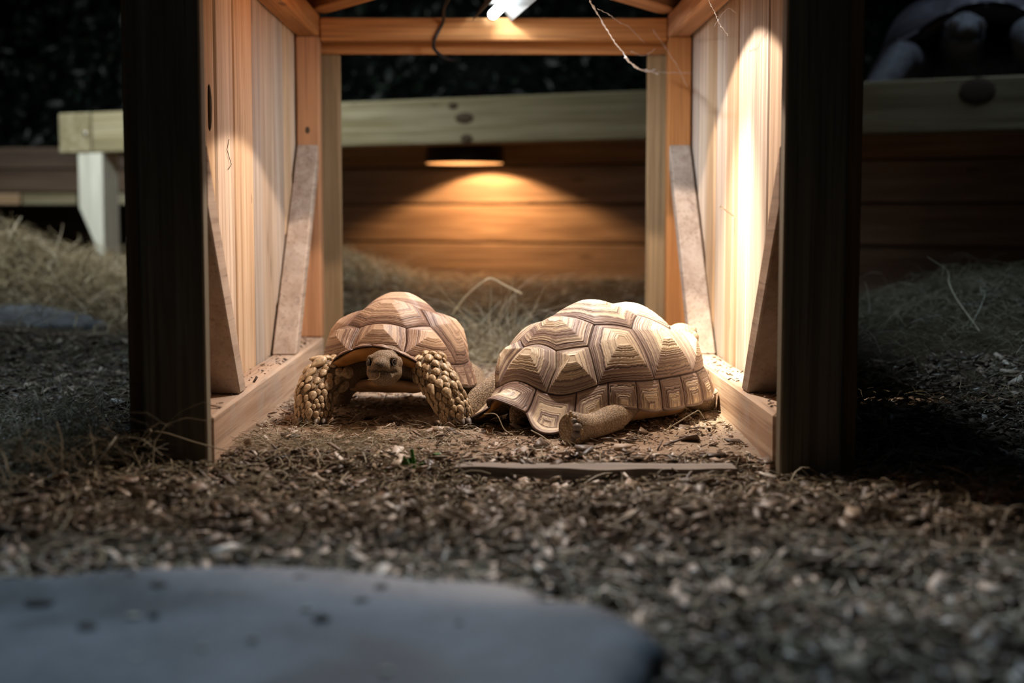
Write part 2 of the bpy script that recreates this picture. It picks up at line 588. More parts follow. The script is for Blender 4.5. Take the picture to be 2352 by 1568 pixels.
def gzf(x, y):
    return float(gz(x, y))


def grid_ground():
    ys = np.concatenate([np.linspace(0.4, 3.9, 176), np.linspace(3.94, 9.5, 70)])
    xs = np.linspace(-4.2, 4.2, 211)
    X, Y = np.meshgrid(xs, ys)
    Z = gz(X, Y)
    V = np.stack([X.ravel(), Y.ravel(), Z.ravel()], 1)
    ny, nx = X.shape
    i = np.arange(ny - 1)[:, None] * nx + np.arange(nx - 1)[None, :]
    F = np.stack([i, i + 1, i + nx + 1, i + nx], -1).reshape(-1, 4)
    dust = smoothstep(0.52, 0.40, np.abs(X)) * smoothstep(2.08, 2.3, Y) * smoothstep(3.9, 3.6, Y)
    dust = dust * (0.75 + 0.25 * vnoise(X, Y, 9, 5))
    me = np_mesh('floor', V, F, {'dust': dust.ravel()})
    o = link('floor', me, M['ground'], smooth=True)
    return tag(o, 'brown soil floor of the tortoise enclosure under the litter', None, None, 'structure')


grid_ground()

# hall walls far behind
w = box('wall_back', (0.0, 9.55, 1.6), (9.5, 0.12, 3.8), M['dark_wall'])
tag(w, 'dark wall behind the hedge', None, None, 'structure')
w = box('wall_right', (2.62, 7.6, 1.4), (0.5, 0.08, 2.6), M['pale_wall'])
tag(w, 'pale grey wall panel behind the large tortoise', None, None, 'structure')

# ------------------------------------------------------------------ hedge
def leaf_field(n, fx, size, seed, jitter=0.9):
    r = np.random.default_rng(seed)
    P = fx(r, n)
    L = r.uniform(size[0], size[1], n)
    d = r.normal(size=(n, 3))
    d[:, 2] -= 0.6
    d /= np.linalg.norm(d, axis=1)[:, None]
    s = np.cross(d, r.normal(size=(n, 3)))
    s /= np.linalg.norm(s, axis=1)[:, None]
    nrm = np.cross(d, s)
    W = L * r.uniform(0.4, 0.65, n)
    a = P
    b = P + d * L[:, None]
    m = P + d * (L * 0.45)[:, None] + nrm * (L * 0.06)[:, None]
    c1 = m + s * W[:, None] * 0.5 - nrm * (L * 0.14)[:, None]
    c2 = m - s * W[:, None] * 0.5 - nrm * (L * 0.14)[:, None]
    V = np.stack([a, c1, b, c2, m], 1).reshape(-1, 3)
    k = np.arange(n) * 5
    F = np.concatenate([np.stack([k, k + 1, k + 4], 1), np.stack([k + 1, k + 2, k + 4], 1), np.stack([k + 2, k + 3, k + 4], 1), np.stack([k + 3, k, k + 4], 1)])
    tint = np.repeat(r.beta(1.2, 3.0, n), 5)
    return V, F, tint


def hedge_pts(r, n):
    x = r.uniform(-4.0, 2.35, n)
    z = r.uniform(0.15, 3.0, n)
    y = 8.45 + 0.16 * vnoise(x, z, 3.0, 3) + 0.1 * vnoise(x, z, 9.0, 4) + r.uniform(0, 0.35, n)
    return np.stack([x, y, z], 1)


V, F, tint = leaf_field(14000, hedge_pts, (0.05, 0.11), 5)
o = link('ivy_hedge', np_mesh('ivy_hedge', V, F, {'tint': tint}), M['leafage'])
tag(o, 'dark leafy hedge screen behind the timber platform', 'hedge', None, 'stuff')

# ------------------------------------------------------------------ shelter
shelter = empty('tortoise_shelter', (0, 2.95, 0), label='open-fronted pine shelter with plank sides, two tortoises lying inside', cat='shelter')
SH = shelter.location


def sbox(name, lo, hi, mat, bevel=0.003, warp=0.0, parent=None):
    lo, hi = np.array(lo, float), np.array(hi, float)
    c = (lo + hi) / 2 - np.array(SH)
    return box(name, tuple(c), tuple(np.abs(hi - lo)), mat, parent or shelter, bevel, warp=warp)


# front posts (0.54..0.44) with plank ends outside, inner pale liner
for s in (-1, 1):
    bot = -0.06
    sbox('post', (s * 0.54, 2.20, bot), (s * 0.443, 2.236, 0.95), M['post_dark'], 0.003).__setitem__('label', 'dark front post')
    sbox('corner_board', (s * 0.567, 2.222, bot), (s * 0.5405, 2.26, 0.95), M['board_z'], 0.002)
    # vertical wall planks
    edges = [2.238]
    random.seed(5 if s < 0 else 9)
    while edges[-1] < 3.72:
        edges.append(edges[-1] + random.choice([0.12, 0.145, 0.17, 0.19, 0.21]))
    edges[-1] = 3.755
    for i in range(len(edges) - 1):
        a, b = edges[i], edges[i + 1]
        off = random.uniform(-0.003, 0.003)
        p = sbox('plank', (s * (0.50 + off), a + 0.0015, -0.04), (s * (0.525 + off), b - 0.003, 0.95), M['pine_z'], 0.004)
    # kick board, top rail, back post
    sbox('kick_board', (s * 0.44, 2.238, -0.03), (s * 0.4985, 3.70, 0.075), M['dusty_y'], 0.005, 0.001)
    sbox('top_rail', (s * 0.44, 2.238, 0.835), (s * 0.4985, 3.70, 0.893), M['rail_y'], 0.005, 0.001)
    sbox('back_post', (s * 0.44, 3.66, 0.0755), (s * 0.4985, 3.72, 0.835), M['rail_z'], 0.004)
    sbox('back_corner_board', (s * 0.398, 3.768, -0.04), (s * 0.54, 3.790, 0.80), M['olive_z'], 0.003)
    # corner braces standing on the kick board
    a0, a1, b0, b1 = (3.20, 0.076), (3.265, 0.076), (3.66, 0.565), (3.66, 0.505)
    prism('corner_brace', [a0, a1, b1, b0], 0, s * 0.443, s * 0.497, M['dusty_y'], shelter, 0.003).location -= SH
    prism('corner_brace', [(2.555, 0.076), (2.495, 0.076), (2.238, 0.40), (2.238, 0.50)], 0, s * 0.443, s * 0.497, M['dusty_y'], shelter, 0.003).location -= SH
    # brace in the roof corner
    v0, v1 = Vector((s * 0.455, 3.70, 0.925)), Vector((s * 0.13, 3.16, 0.925))
    d = v1 - v0
    b = box('roof_brace', (v0 + v1) / 2 - SH, (0.065, d.length, 0.06), M['rail_y'], shelter, 0.004, rot=(0, 0, math.atan2(-d.x, d.y)))
sbox('cross_rail', (-0.4395, 3.675, 0.825), (0.4395, 3.735, 0.882), M['rail_x'], 0.004)
sbox('fascia_board', (-0.54, 3.766, 0.801), (0.54, 3.788, 0.872), M['rail_x'], 0.003)
sbox('front_header', (-0.54, 2.21, 0.86), (0.54, 2.27, 0.95), M['post_dark'], 0.003)
for i in range(9):
    a = 2.12 + i * 0.195
    sbox('roof_board', (-0.62, a, 0.96), (0.62, a + 0.190, 0.982), M['board_x'], 0.002)

# marks in the wood that stand apart from the grain: a long knot and a rough crack
k = link('knot', bpy.data.meshes.new('knot'), None, shelter)
bm = bmesh.new()
bmesh.ops.create_icosphere(bm, subdivisions=2, radius=1.0)
bm.to_mesh(k.data)
bm.free()
k.data.materials.append(M['knot'])
kd = k.data


def knot(loc, scale, parent=None, base=None):
    o = bpy.data.objects.new('knot', kd)
    COL.objects.link(o)
    o.parent = parent
    o.location = Vector(loc) - (base if base is not None else Vector((0, 0, 0)))
    o.scale = scale
    return o


k.location = Vector((-0.5005, 2.560, 0.575)) - SH
k.scale = (0.0045, 0.006, 0.042)
knot((-0.4985, 2.97, 0.42), (0.001, 0.006, 0.03), shelter, SH)
knot((-0.47, 3.6595, 0.60), (0.006, 0.001, 0.009), shelter, SH)
crack = np.array([(-0.4968, 2.722, 0.528), (-0.4968, 2.700, 0.508), (-0.4968, 2.742, 0.482), (-0.4968, 2.712, 0.472)])
o = tube('bark_crack', crack, 0.0007, M['knot'], shelter, 5)
o.location = -SH

# nail in the right wall
nail = empty('nail', (0.4985, 3.00, 0.385), label='bent steel nail sticking out of the right plank wall', cat='nail')
P = np.array([(0, 0, 0), (-0.028, -0.02, 0.018)])
tube('shank', P, 0.0014, M['steel'], nail, 8)
tube('head', np.array([(-0.028, -0.02, 0.018), (-0.0295, -0.021, 0.019)]), 0.0038, M['steel'], nail, 10)

# threshold board lying across the entrance
thr = empty('threshold_board', (0.185, 2.19, -0.012), rz=R(-2.0), label='grey weathered board lying flat across the shelter entrance', cat='board')
me = bpy.data.meshes.new('board')
bm = bmesh.new()
n = 40
top = []
for i in range(n + 1):
    u = i / n
    x = -0.245 + 0.43 * u
    yb = -0.030 + 0.005 * math.sin(u * 9) + 0.010 * (1 - u) ** 3
    yf = 0.035 + 0.004 * math.sin(u * 13 + 1)
    top.append([bm.verts.new((x, yb, 0.014 + 0.001 * math.sin(u * 21))), bm.verts.new((x, yf, 0.012)), bm.verts.new((x, yf, -0.01)), bm.verts.new((x, yb + 0.001, -0.01))])
for i in range(n):
    for j in range(4):
        bm.faces.new((top[i][j], top[i + 1][j], top[i + 1][(j + 1) % 4], top[i][(j + 1) % 4]))
bm.faces.new(top[0][::-1])
bm.faces.new(top[-1])
bmesh.ops.recalc_face_normals(bm, faces=list(bm.faces))
bm.to_mesh(me)
bm.free()
link('plank', me, M['grey_board'], thr)

# ------------------------------------------------------------------ lamps and cable in the shelter
tl = empty('tube_lamp', (0.012, 3.535, 0.914), rz=math.atan2(-0.085, 0.34) + math.pi, label='lit white tube lamp in a reflector under the shelter roof', cat='lamp')
# local +y runs toward the back
tl.rotation_euler = (0, 0, 0.145)
Lh = 0.56
prof = [(-0.048, -0.044), (-0.020, -0.004), (0.020, -0.004), (0.048, -0.044), (0.050, -0.043), (0.022, -0.001), (-0.022, -0.001), (-0.050, -0.043)]
pr = prism('reflector', prof, 1, -Lh, 0.12, M['reflector'], tl, 0)
for yy, nm in ((0.105, 'end_cap'), (-Lh + 0.01, 'end_cap')):
    tube(nm, np.array([(0, yy, -0.03), (0, yy + 0.016, -0.03)]), 0.0135, M['enamel_dark'], tl, 14)
P = np.array([(0, -Lh + 0.02, -0.03), (0, -Lh / 2, -0.03), (0, 0.10, -0.03), (0, 0.104, -0.03)])
tube('glass_tube', P, [0.0125, 0.0125, 0.0125, 0.009], M['tube_glow'], tl, 16)
box('housing', (0, (0.12 - Lh) / 2, 0.012), (0.04, Lh + 0.1, 0.024), M['reflector'], tl, 0.002)

hb = empty('heat_lamp', (-0.185, 2.95, 0.853), label='glowing orange heat bulb hanging under the shelter roof', cat='lamp')
prof = [(0.0, -0.030), (0.012, -0.029), (0.02, -0.024), (0.03, -0.006), (0.033, 0.01), (0.030, 0.025), (0.016, 0.05), (0.014, 0.06)]
lathe('bulb', prof, M['bulb_glow'], hb, 24)
lathe('lamp_socket', [(0.0165, 0.048), (0.0185, 0.05), (0.0185, 0.095), (0.0, 0.0955)], M['enamel_dark'], hb, 20)

bl = empty('basking_lamp', (0.17, 2.80, 0.925), label='round basking lamp with metal dome under the shelter roof', cat='lamp')
lathe('lamp_shade', [(0.064, -0.002), (0.062, 0.004), (0.045, 0.022), (0.028, 0.03), (0.03, 0.031), (0.047, 0.024), (0.066, 0.004), (0.064, -0.002)], M['reflector'], bl, 28)

cable = tube('power_cable', smoothpath([(0.02, 3.30, 0.955), (-0.06, 3.38, 0.93), (-0.115, 3.52, 0.895), (-0.128, 3.655, 0.868), (-0.148, 3.667, 0.83), (-0.152, 3.69, 0.808), (-0.140, 3.72, 0.796), (-0.12, 3.755, 0.788), (-0.10, 3.80, 0.79)], 60), 0.0042, M['black_rubber'], None, 8)
tag(cable, 'black power cable looping down over the back cross rail', 'cable')


# cobweb strands
def webline(pts, r, lumps=0):
    P = smoothpath(pts, 40)
    P = P + rng.normal(0, 0.0006, P.shape)
    rad = r * (0.6 + 0.8 * rng.random(len(P)) ** 3 * (1 + lumps))
    return tube_arrays(P, rad, 5)


webs = []
webs.append(webline([(0.1910, 3.0000, 0.8374), (0.2050, 3.0200, 0.8174), (0.2273, 3.0500, 0.7876), (0.2518, 3.0800, 0.7553), (0.2777, 3.1200, 0.7325)], 0.0014, 1.0))
webs.append(webline([(0.2777, 3.1200, 0.7325), (0.2928, 3.1500, 0.7173), (0.3296, 3.3000, 0.7174), (0.3673, 3.4500, 0.7284), (0.4061, 3.6000, 0.7347)], 0.0020, 1.0))
webs.append(webline([(0.2815, 3.1200, 0.7233), (0.3119, 3.2000, 0.7131), (0.3539, 3.4000, 0.7214), (0.4006, 3.6000, 0.7454)], 0.0012, 1.0))
webs.append(webline([(0.2126, 3.0000, 0.8092), (0.2457, 3.1000, 0.8106), (0.2853, 3.3000, 0.8205), (0.3247, 3.5000, 0.8365), (0.3720, 3.6000, 0.8091)], 0.0005))
webs.append(webline([(0.3823, 3.5000, 0.8304), (0.4201, 3.5500, 0.7908), (0.4589, 3.6000, 0.7454), (0.4868, 3.6600, 0.7081)], 0.0005))
webs.append(webline([(0.3189, 3.4000, 0.7676), (0.3619, 3.5000, 0.7685), (0.3991, 3.6000, 0.7964)], 0.0005))
webs.append(webline([(0.3961, 2.7000, 0.7864), (0.4203, 2.7500, 0.7599), (0.4269, 2.7600, 0.7499), (0.4583, 2.8500, 0.7366)], 0.0006, 0.6))
webs.append(webline([(0.4050, 3.6000, 0.7390), (0.4561, 3.6200, 0.7399), (0.5092, 3.6500, 0.7418)], 0.0005))
webs.append(webline([(0.4814, 2.9000, 0.7871), (0.4559, 2.8500, 0.7886), (0.4383, 2.9000, 0.7614)], 0.0004))
offs = np.cumsum([0] + [len(v) for v, f in webs])
V = np.concatenate([v for v, f in webs])
F = np.concatenate([f + offs[i] for i, (v, f) in enumerate(webs)])
o = link('cobweb', np_mesh('cobweb', V, F), M['web'], smooth=True)
tag(o, 'dusty white cobweb strands hanging in the right back corner', 'cobweb')

# ------------------------------------------------------------------ raised platform behind
A = np.array((-1.95, 6.60))
U = np.array((0.894, -0.447))
Nn = np.array((0.447, 0.894))
ang = math.atan2(U[1], U[0])
plat = empty('raised_platform', (A[0], A[1], 0), rz=ang, label='raised timber platform with pale front beam behind the shelter', cat='platform')


def pbox(name, u0, u1, n0, n1, z0, z1, mat, bevel=0.004):
    return box(name, ((u0 + u1) / 2, (n0 + n1) / 2, (z0 + z1) / 2), (u1 - u0, n1 - n0, z1 - z0), mat, plat, bevel)


pbox('front_beam', 0.16, 5.2, 0.0, 0.08, 0.665, 0.845, M['treated_x'], 0.006)
o = pbox('side_beam', -0.03, 0.155, -0.005, 1.5, 0.665, 0.845, M['treated_y'], 0.006)
o['label'] = 'greenish end grain of the side beam'
lg = prism('leg', [(0.075, 0.663), (0.215, 0.663), (0.215, 0.05), (0.20, 0.05), (0.16, 0.26), (0.075, 0.42)], 1, 0.0, 0.11, M['pale_post'], plat, 0.004)  # outline narrows on a slant towards the foot
lg['label'] = 'pale leg narrowing on a slant at its foot'
pbox('leg', 4.4, 4.54, 0.0, 0.11, 0.0, 0.663, M['treated_z'])
for i in range(8):
    pbox('deck_or_shade_board', 0.16, 5.2, 0.085 + i * 0.18, 0.085 + i * 0.18 + 0.1797, 0.745, 0.775, M['board_x'], 0.003)
for z0, z1 in ((0.02, 0.261), (0.269, 0.429), (0.437, 0.599), (0.607, 0.742)):
    pbox('back_plank', -0.02, 5.2, 0.65, 0.69, z0, z1, M['plank_x'], 0.005)
pbox('added_backing', -0.02, 5.2, 0.692, 0.704, 0.0, 0.742, M['walnut_x'], 0.001)  # unseen dark backing, added to keep the lit wall out of the gaps
for (u, z, su, sz) in ((2.05, 0.765, 0.042, 0.022), (2.06, 0.685, 0.028, 0.018), (2.0, 0.815, 0.022, 0.014), (3.98, 0.80, 0.062, 0.045)):
    kk = knot((u, -0.001, z), (su, 0.006, sz), plat)
sc = link('screw', bpy.data.meshes.new('screw'), M['steel'], plat)
bm = bmesh.new()
bmesh.ops.create_uvsphere(bm, u_segments=10, v_segments=6, radius=0.012)
bm.to_mesh(sc.data)
bm.free()
sc.location = (0.13, -0.008, 0.75)
sc.scale = (1, 0.4, 1)

dl = empty('heat_lamp', (-0.125, 6.145, 0.605), label='dome heat lamp glowing orange beneath the raised platform', cat='lamp')
prof = [(0.163, 0.0), (0.162, 0.028), (0.157, 0.065), (0.135, 0.100), (0.085, 0.122), (0.0, 0.128), (0.0, 0.132), (0.088, 0.126), (0.140, 0.103), (0.161, 0.067), (0.1655, 0.028), (0.167, 0.0), (0.163, 0.0)]
lathe('lamp_shade', prof[:6], M['amber_reflector'], dl, 40)
lathe('shade_shell', prof[6:12], M['enamel_dark'], dl, 40)
lathe('bulb', [(0.0, 0.099), (0.015, 0.101), (0.020, 0.108), (0.018, 0.116), (0.012, 0.125)], M['bulb_glow'], dl, 20)
tube('lamp_cord', np.array([(0, 0, 0.130), (0, 0, 0.1395)]), 0.006, M['black_rubber'], dl, 8)

# low plank wall at the far left
lw = empty('plank_wall', (-2.6, 7.55, 0), rz=R(-4), label='low brown plank wall with pale trim at the far left', cat='low wall')
for z0, z1, yy in ((0.05, 0.24, 0.55), (0.246, 0.435, 0.55), (0.505, 0.62, 0.03), (0.626, 0.735, 0.03)):
    box('plank', (0, yy, (z0 + z1) / 2), (1.7, 0.05, z1 - z0), M['walnut_x'], lw, 0.006)
for k_ in range(4):
    box('deck_or_shade_board', (0, 0.10 + 0.15 * k_, 0.475), (1.7, 0.146, 0.03), M['walnut_x'], lw, 0.004)  # unseen cap, added to shade the set-back lower planks
box('trim_board', (-0.10, -0.01, 0.468), (0.50, 0.06, 0.058), M['pine_x'], lw, 0.005)['label'] = 'trim board made paler as if sunlit'  # sunlight on this stretch is put in as a paler wood
box('trim_board', (0.30, 0.0, 0.468), (0.29, 0.05, 0.058), M['treated_x'], lw, 0.005)
box('trim_board', (0.62, 0.0, 0.468), (0.33, 0.05, 0.058), M['treated_x'], lw, 0.005)


def platp(u, n, z):
    q = A + U * u + Nn * n
    return np.array((q[0], q[1], z))


# sprigs and a red bloom growing behind the beam
def sprig(name, base, n, mat, size, label, cat, seed):
    r = np.random.default_rng(seed)
    root = empty(name, tuple(base), label=label, cat=cat)
    tube('stem', smoothpath([(0, 0, 0), (0.004, 0.003, 0.03), (0.0, 0.0, 0.06)], 8), 0.003, M['green_leaf'], root, 5)

    def fx(rr, m):
        return np.stack([rr.normal(0, 0.02, m), rr.normal(0, 0.02, m), 0.04 + rr.normal(0, 0.014, m)], 1)
    V, F, t = leaf_field(n, fx, size, seed)
    for i in range(n):
        q = np_mesh('leaf', V[i * 5:i * 5 + 5] - V[i * 5 + 4], np.array([(0, 1, 4), (1, 2, 4), (2, 3, 4), (3, 0, 4)]))
        link('leaf' if mat == 'green_leaf' else 'petal', q, M[mat], root, V[i * 5 + 4])


sprig('green_sprig', platp(1.35, 0.115, 0.777), 10, 'green_leaf', (0.04, 0.07), 'small green sprig above the left half of the beam', 'plant', 3)
sprig('green_sprig', platp(2.74, 0.115, 0.777), 10, 'green_leaf', (0.04, 0.07), 'small green sprig above the right half of the beam', 'plant', 4)
sprig('red_flower', platp(2.02, 0.115, 0.777), 9, 'red_petal', (0.03, 0.05), 'small red bloom above the middle of the beam', 'flower', 6)

# ------------------------------------------------------------------ tortoises
RIN = 0.77


def ringpt(deg):
    return (RIN * math.sin(R(deg)), RIN * math.cos(R(deg)))


def arc(d0, d1, n=6):
    return [ringpt(d0 + (d1 - d0) * i / n) for i in range(n + 1)]


def mirror(poly):
    return [(-p, q) for p, q in poly][::-1]


VERT = [
    arc(-21, 21, 8) + [(0.25, 0.56), (0.20, 0.41), (-0.20, 0.41), (-0.25, 0.56)],
    [(-0.20, 0.41), (0.20, 0.41), (0.35, 0.25), (0.215, 0.085), (-0.215, 0.085), (-0.35, 0.25)],
    [(-0.215, 0.085), (0.215, 0.085), (0.37, -0.06), (0.215, -0.215), (-0.215, -0.215), (-0.37, -0.06)],
    [(-0.215, -0.215), (0.215, -0.215), (0.33, -0.355), (0.165, -0.475), (-0.165, -0.475), (-0.33, -0.355)],
    [(-0.165, -0.475), (0.165, -0.475), (0.25, -0.56)] + arc(158, 202, 8) + [(-0.25, -0.56)],
]
COST = [
    arc(66, 21, 8) + [(0.25, 0.56), (0.20, 0.41), (0.35, 0.25)],
    arc(98, 66, 6) + [(0.35, 0.25), (0.215, 0.085), (0.37, -0.06)],
    arc(130, 98, 6) + [(0.37, -0.06), (0.215, -0.215), (0.33, -0.355)],
    arc(158, 130, 6) + [(0.33, -0.355), (0.165, -0.475), (0.25, -0.56)],
]
MARG = [0, 13, 29, 46, 63, 79, 95, 110, 125, 141, 165, 195]


def angdist(th, c):
    return np.abs((th - c + np.pi) % (2 * np.pi) - np.pi)


class Shell:
    def __init__(s, a, b, H, z0, front_rise, rear_rise, mid, flare_f, flare_r, flare_s, pointy=1.0, front_w=48, zexp=1.1, rear_drop=0.0, mids=0.35, rear_slope=0.0):
        s.a, s.b, s.H, s.z0 = a, b, H, z0
        s.front_rise, s.rear_rise, s.mid = front_rise, rear_rise, mid
        s.ff, s.fr, s.fs = flare_f, flare_r, flare_s
        s.pointy = pointy
        s.fw = front_w
        s.zexp = zexp
        s.rear_drop = rear_drop
        s.mids = mids
        s.rear_slope = rear_slope

    def S(s, p, q):
        r = np.hypot(p, q)
        th = np.arctan2(p, q)
        rr = np.minimum(r, 1.0)
        pr = np.sin(rr * np.pi / 2) ** 0.93
        zz = np.maximum(np.cos(rr * np.pi / 2), 0) ** (s.zexp + s.rear_slope * np.exp(-(angdist(th, np.pi) / R(62)) ** 2))
        k = (np.abs(np.sin(th)) ** 2.35 + np.abs(np.cos(th)) ** 2.35) ** (-1 / 2.35)
        wf = np.exp(-(angdist(th, 0) / R(s.fw)) ** 2)
        wr = np.exp(-(angdist(th, np.pi) / R(20)) ** 2)
        wb = np.exp(-(angdist(np.abs(th), R(152)) / R(16)) ** 2)
        wl = np.exp(-(angdist(np.abs(th), R(122)) / R(13)) ** 2)
        zr = s.z0 + s.front_rise * wf + s.rear_rise * wr - s.rear_drop * wb + 0.018 * wl * (s.a / 0.24)
        e = np.clip((r - 0.76) / 0.24, 0, 1.4) ** 2
        ex = (s.ff * wf + s.fr * np.maximum(wr, wb) + s.fs) * e + np.maximum(r - 1, 0) * s.b * 0.9
        x = (s.b * pr * k + ex) * np.sin(th)
        y = (s.a * pr * k + ex) * np.cos(th)
        w = rr ** 3.2
        z = s.mid * (1 - w) + zr * w + s.H * zz - np.maximum(r - 1, 0) * s.b * 0.35 * (1 - wf)
        # flat crown
        return np.stack([x, y, z], -1)

    def N(s, p, q):
        h = 2e-3
        du = s.S(p + h, q) - s.S(p - h, q)
        dv = s.S(p, q + h) - s.S(p, q - h)
        n = np.cross(du, dv)
        n /= np.linalg.norm(n, axis=-1)[..., None] + 1e-9
        return n


def resample(poly, M):
    P = np.array(poly)
    Q = np.vstack([P, P[:1]])
    L = np.linalg.norm(np.diff(Q, axis=0), axis=1)
    # keep the corners: give each edge a whole number of samples
    n = np.maximum(1, np.round(L / L.sum() * M).astype(int))
    out = []
    for i in range(len(P)):
        for j in range(n[i]):
            out.append(Q[i] + (Q[i + 1] - Q[i]) * j / n[i])
    return np.array(out)


def scute(shell, poly, kind, pyr, rings, relief, Mb, Nt, seed, areola=None, sc=1.0):
    r = np.random.default_rng(seed)
    B = resample(poly, Mb)
    m = len(B)
    if areola is None:
        c = B.mean(0)
        areola = c * 0.90
    areola = np.array(areola)
    t = np.linspace(0.0, 1.0, Nt) ** 0.9
    t[0] = 0.004
    T, I = np.meshgrid(t, np.arange(m), indexing='ij')
    ph = I / m * 2 * np.pi
    if kind == 'marginal':
        # polygon given in (angle, radius)
        TH = areola[0] + (B[None, :, 0] - areola[0]) * T
        RR = areola[1] + (B[None, :, 1] - areola[1]) * T
        p, q = RR * np.sin(TH), RR * np.cos(TH)
    else:
        p = areola[0] + (B[None, :, 0] - areola[0]) * T
        q = areola[1] + (B[None, :, 1] - areola[1]) * T
    wob = 0.5 * np.sin(3 * ph + r.uniform(0, 6)) * np.sin(5 * T + r.uniform(0, 6)) + 0.35 * np.sin(7 * ph + 9 * T + r.uniform(0, 6)) + 0.2 * np.sin(17 * ph + r.uniform(0, 6))
    warp_t = T + 0.030 * np.sin(T * r.uniform(9, 14) + r.uniform(0, 6)) + 0.012 * np.sin(T * r.uniform(24, 36) + r.uniform(0, 6))
    phase = rings * np.clip(warp_t, 0, 1.2) ** 0.85 + 0.30 * wob + 0.16 * np.sin(29 * ph + 11 * T + r.uniform(0, 6)) * np.sin(4 * ph) + r.uniform(0, 1)
    fl = np.floor(phase)
    fr = phase - fl
    band = np.mod(np.sin(fl * 12.9898 + seed * 3.1) * 43758.5, 1.0)
    band = band * smoothstep(0.0, 0.25, fr) + np.mod(np.sin((fl - 1) * 12.9898 + seed * 3.1) * 43758.5, 1.0) * (1 - smoothstep(0.0, 0.25, fr))
    amp = 0.25 + 0.95 * np.mod(np.sin(fl * 7.13 + seed) * 9631.7, 1.0)
    groove = np.clip(1 - np.abs(2 * fr - 1) * 2.2, 0, 1) * smoothstep(0.12, 0.24, T) * amp
    seam = smoothstep(0.955, 1.0, T)
    dome = (1 - T) ** 1.05
    disp = pyr * np.minimum(dome, 0.86) - relief * groove + relief * 1.2 * smoothstep(0.12, 0.17, T) * (1 - T) - 0.0022 * sc * seam
    P = shell.S(p, q) + shell.N(p, q) * disp[..., None]
    V = P.reshape(-1, 3)
    i = np.arange(Nt - 1)[:, None] * m
    j = np.arange(m)[None, :]
    j2 = (j + 1) % m
    F = np.stack([i + j, i + m + j, i + m + j2, i + j2], -1).reshape(-1, 4)
    flank = smoothstep(0.55, 1.0, np.hypot(p, q)) * (1 - smoothstep(0.93, 1.0, np.hypot(p, q)))
    g = np.maximum(groove, seam * 0.8)
    return np_mesh('scute', V, F[:, ::-1], {'ring': T.ravel(), 'groove': np.clip(g, 0, 1).ravel(), 'flank': flank.ravel(), 'band': band.ravel()})


def make_shell(root, shell, mats, pyr, relief, sc=1.0, hi=1.0, seed=0, rings=12):
    """carapace (part) with each horn plate as a sub-part, plus plastron"""
    scute_m, rim_m, plas_m = mats
    th = np.linspace(0, 2 * np.pi, 97)[:-1]
    rows = []
    offs = 0.004 * sc
    for r in (0.02, 0.2, 0.4, 0.6, 0.75, 0.85, 0.93, 0.985, 1.0):
        p, q = r * np.sin(th), r * np.cos(th)
        rows.append(shell.S(p, q) - shell.N(p, q) * offs)
    for r, dz in ((0.99, -0.008), (0.93, -0.012), (0.86, -0.017), (0.78, -0.022)):
        p, q = r * np.sin(th), r * np.cos(th)
        rows.append(shell.S(p, q) - shell.N(p, q) * (-dz * sc))
    V = np.concatenate(rows)
    m = len(th)
    k = len(rows)
    i = np.arange(k - 1)[:, None] * m
    j = np.arange(m)[None, :]
    F = np.stack([i + j, i + j + 0 * i + m, i + m + (j + 1) % m, i + (j + 1) % m], -1).reshape(-1, 4)
    car = link('carapace', np_mesh('carapace', V, F), rim_m, root, smooth=True)
    Mb, Nt = int(72 * hi), int(82 * hi)
    out = []
    n = 0
    for poly in VERT:
        out.append(link('scute', scute(shell, poly, 'disc', pyr * 1.05, rings, relief, Mb, Nt, seed + n, sc=sc), scute_m, car))
        n += 1
    for poly in COST:
        for P in (poly, mirror(poly)):
            out.append(link('scute', scute(shell, P, 'disc', pyr, rings, relief, Mb, Nt, seed + n, sc=sc), scute_m, car))
            n += 1
    for k in range(11):
        d0, d1 = R(MARG[k]), R(MARG[k + 1])
        for sgn in ((1, -1) if k < 10 else (1,)):
            ends = 1.0 if (k <= 2 or k >= 7) else shell.mids
            top = []
            for u in np.linspace(0, 1, 12):
                bulge = shell.pointy * ends * 0.055 * (math.sin(math.pi * min(1, u * 0.92 + 0.04)) ** 0.8)
                top.append((d0 + (d1 - d0) * u, 1.0 + bulge))
            poly = [(d1, RIN), (d0, RIN)] + top
            are = (d0 + (d1 - d0) * 0.52, 0.985)
            poly = [(sgn * a_, r_) for a_, r_ in poly]
            if sgn < 0:
                poly = poly[::-1]
            are = (sgn * are[0], are[1])
            o = link('scute', scute(shell, poly, 'marginal', 0.004 * sc, int(rings * 0.8), relief * 0.8, int(46 * hi), int(58 * hi), seed + 40 + n, are, sc=sc), scute_m, car)
            out.append(o)
            n += 1
    for o in out:
        o.data.polygons.foreach_set('use_smooth', [True] * len(o.data.polygons))
    return car


def blob_mesh(name, blobs, voxel, smooth=4):
    """one continuous skin: ellipsoids along every limb, remeshed into a single surface"""
    bm = bmesh.new()
    for c, rad, rot in blobs:
        mtx = Matrix.Translation(c) @ rot.to_4x4() @ Matrix.Diagonal((*rad, 1))
        bmesh.ops.create_icosphere(bm, subdivisions=3, radius=1.0, matrix=mtx)
    me = bpy.data.meshes.new(name)
    bm.to_mesh(me)
    bm.free()
    o = bpy.data.objects.new(name, me)
    COL.objects.link(o)
    rm = o.modifiers.new('r', 'REMESH')
    rm.mode = 'VOXEL'
    rm.voxel_size = voxel
    sm = o.modifiers.new('s', 'SMOOTH')
    sm.factor = 0.5
    sm.iterations = smooth
    dg = bpy.context.evaluated_depsgraph_get()
    dg.update()
    ev = o.evaluated_get(dg)
    res = bpy.data.meshes.new_from_object(ev)
    bpy.data.objects.remove(o)
    res.name = name
    return res


ID3 = Matrix.Identity(3)


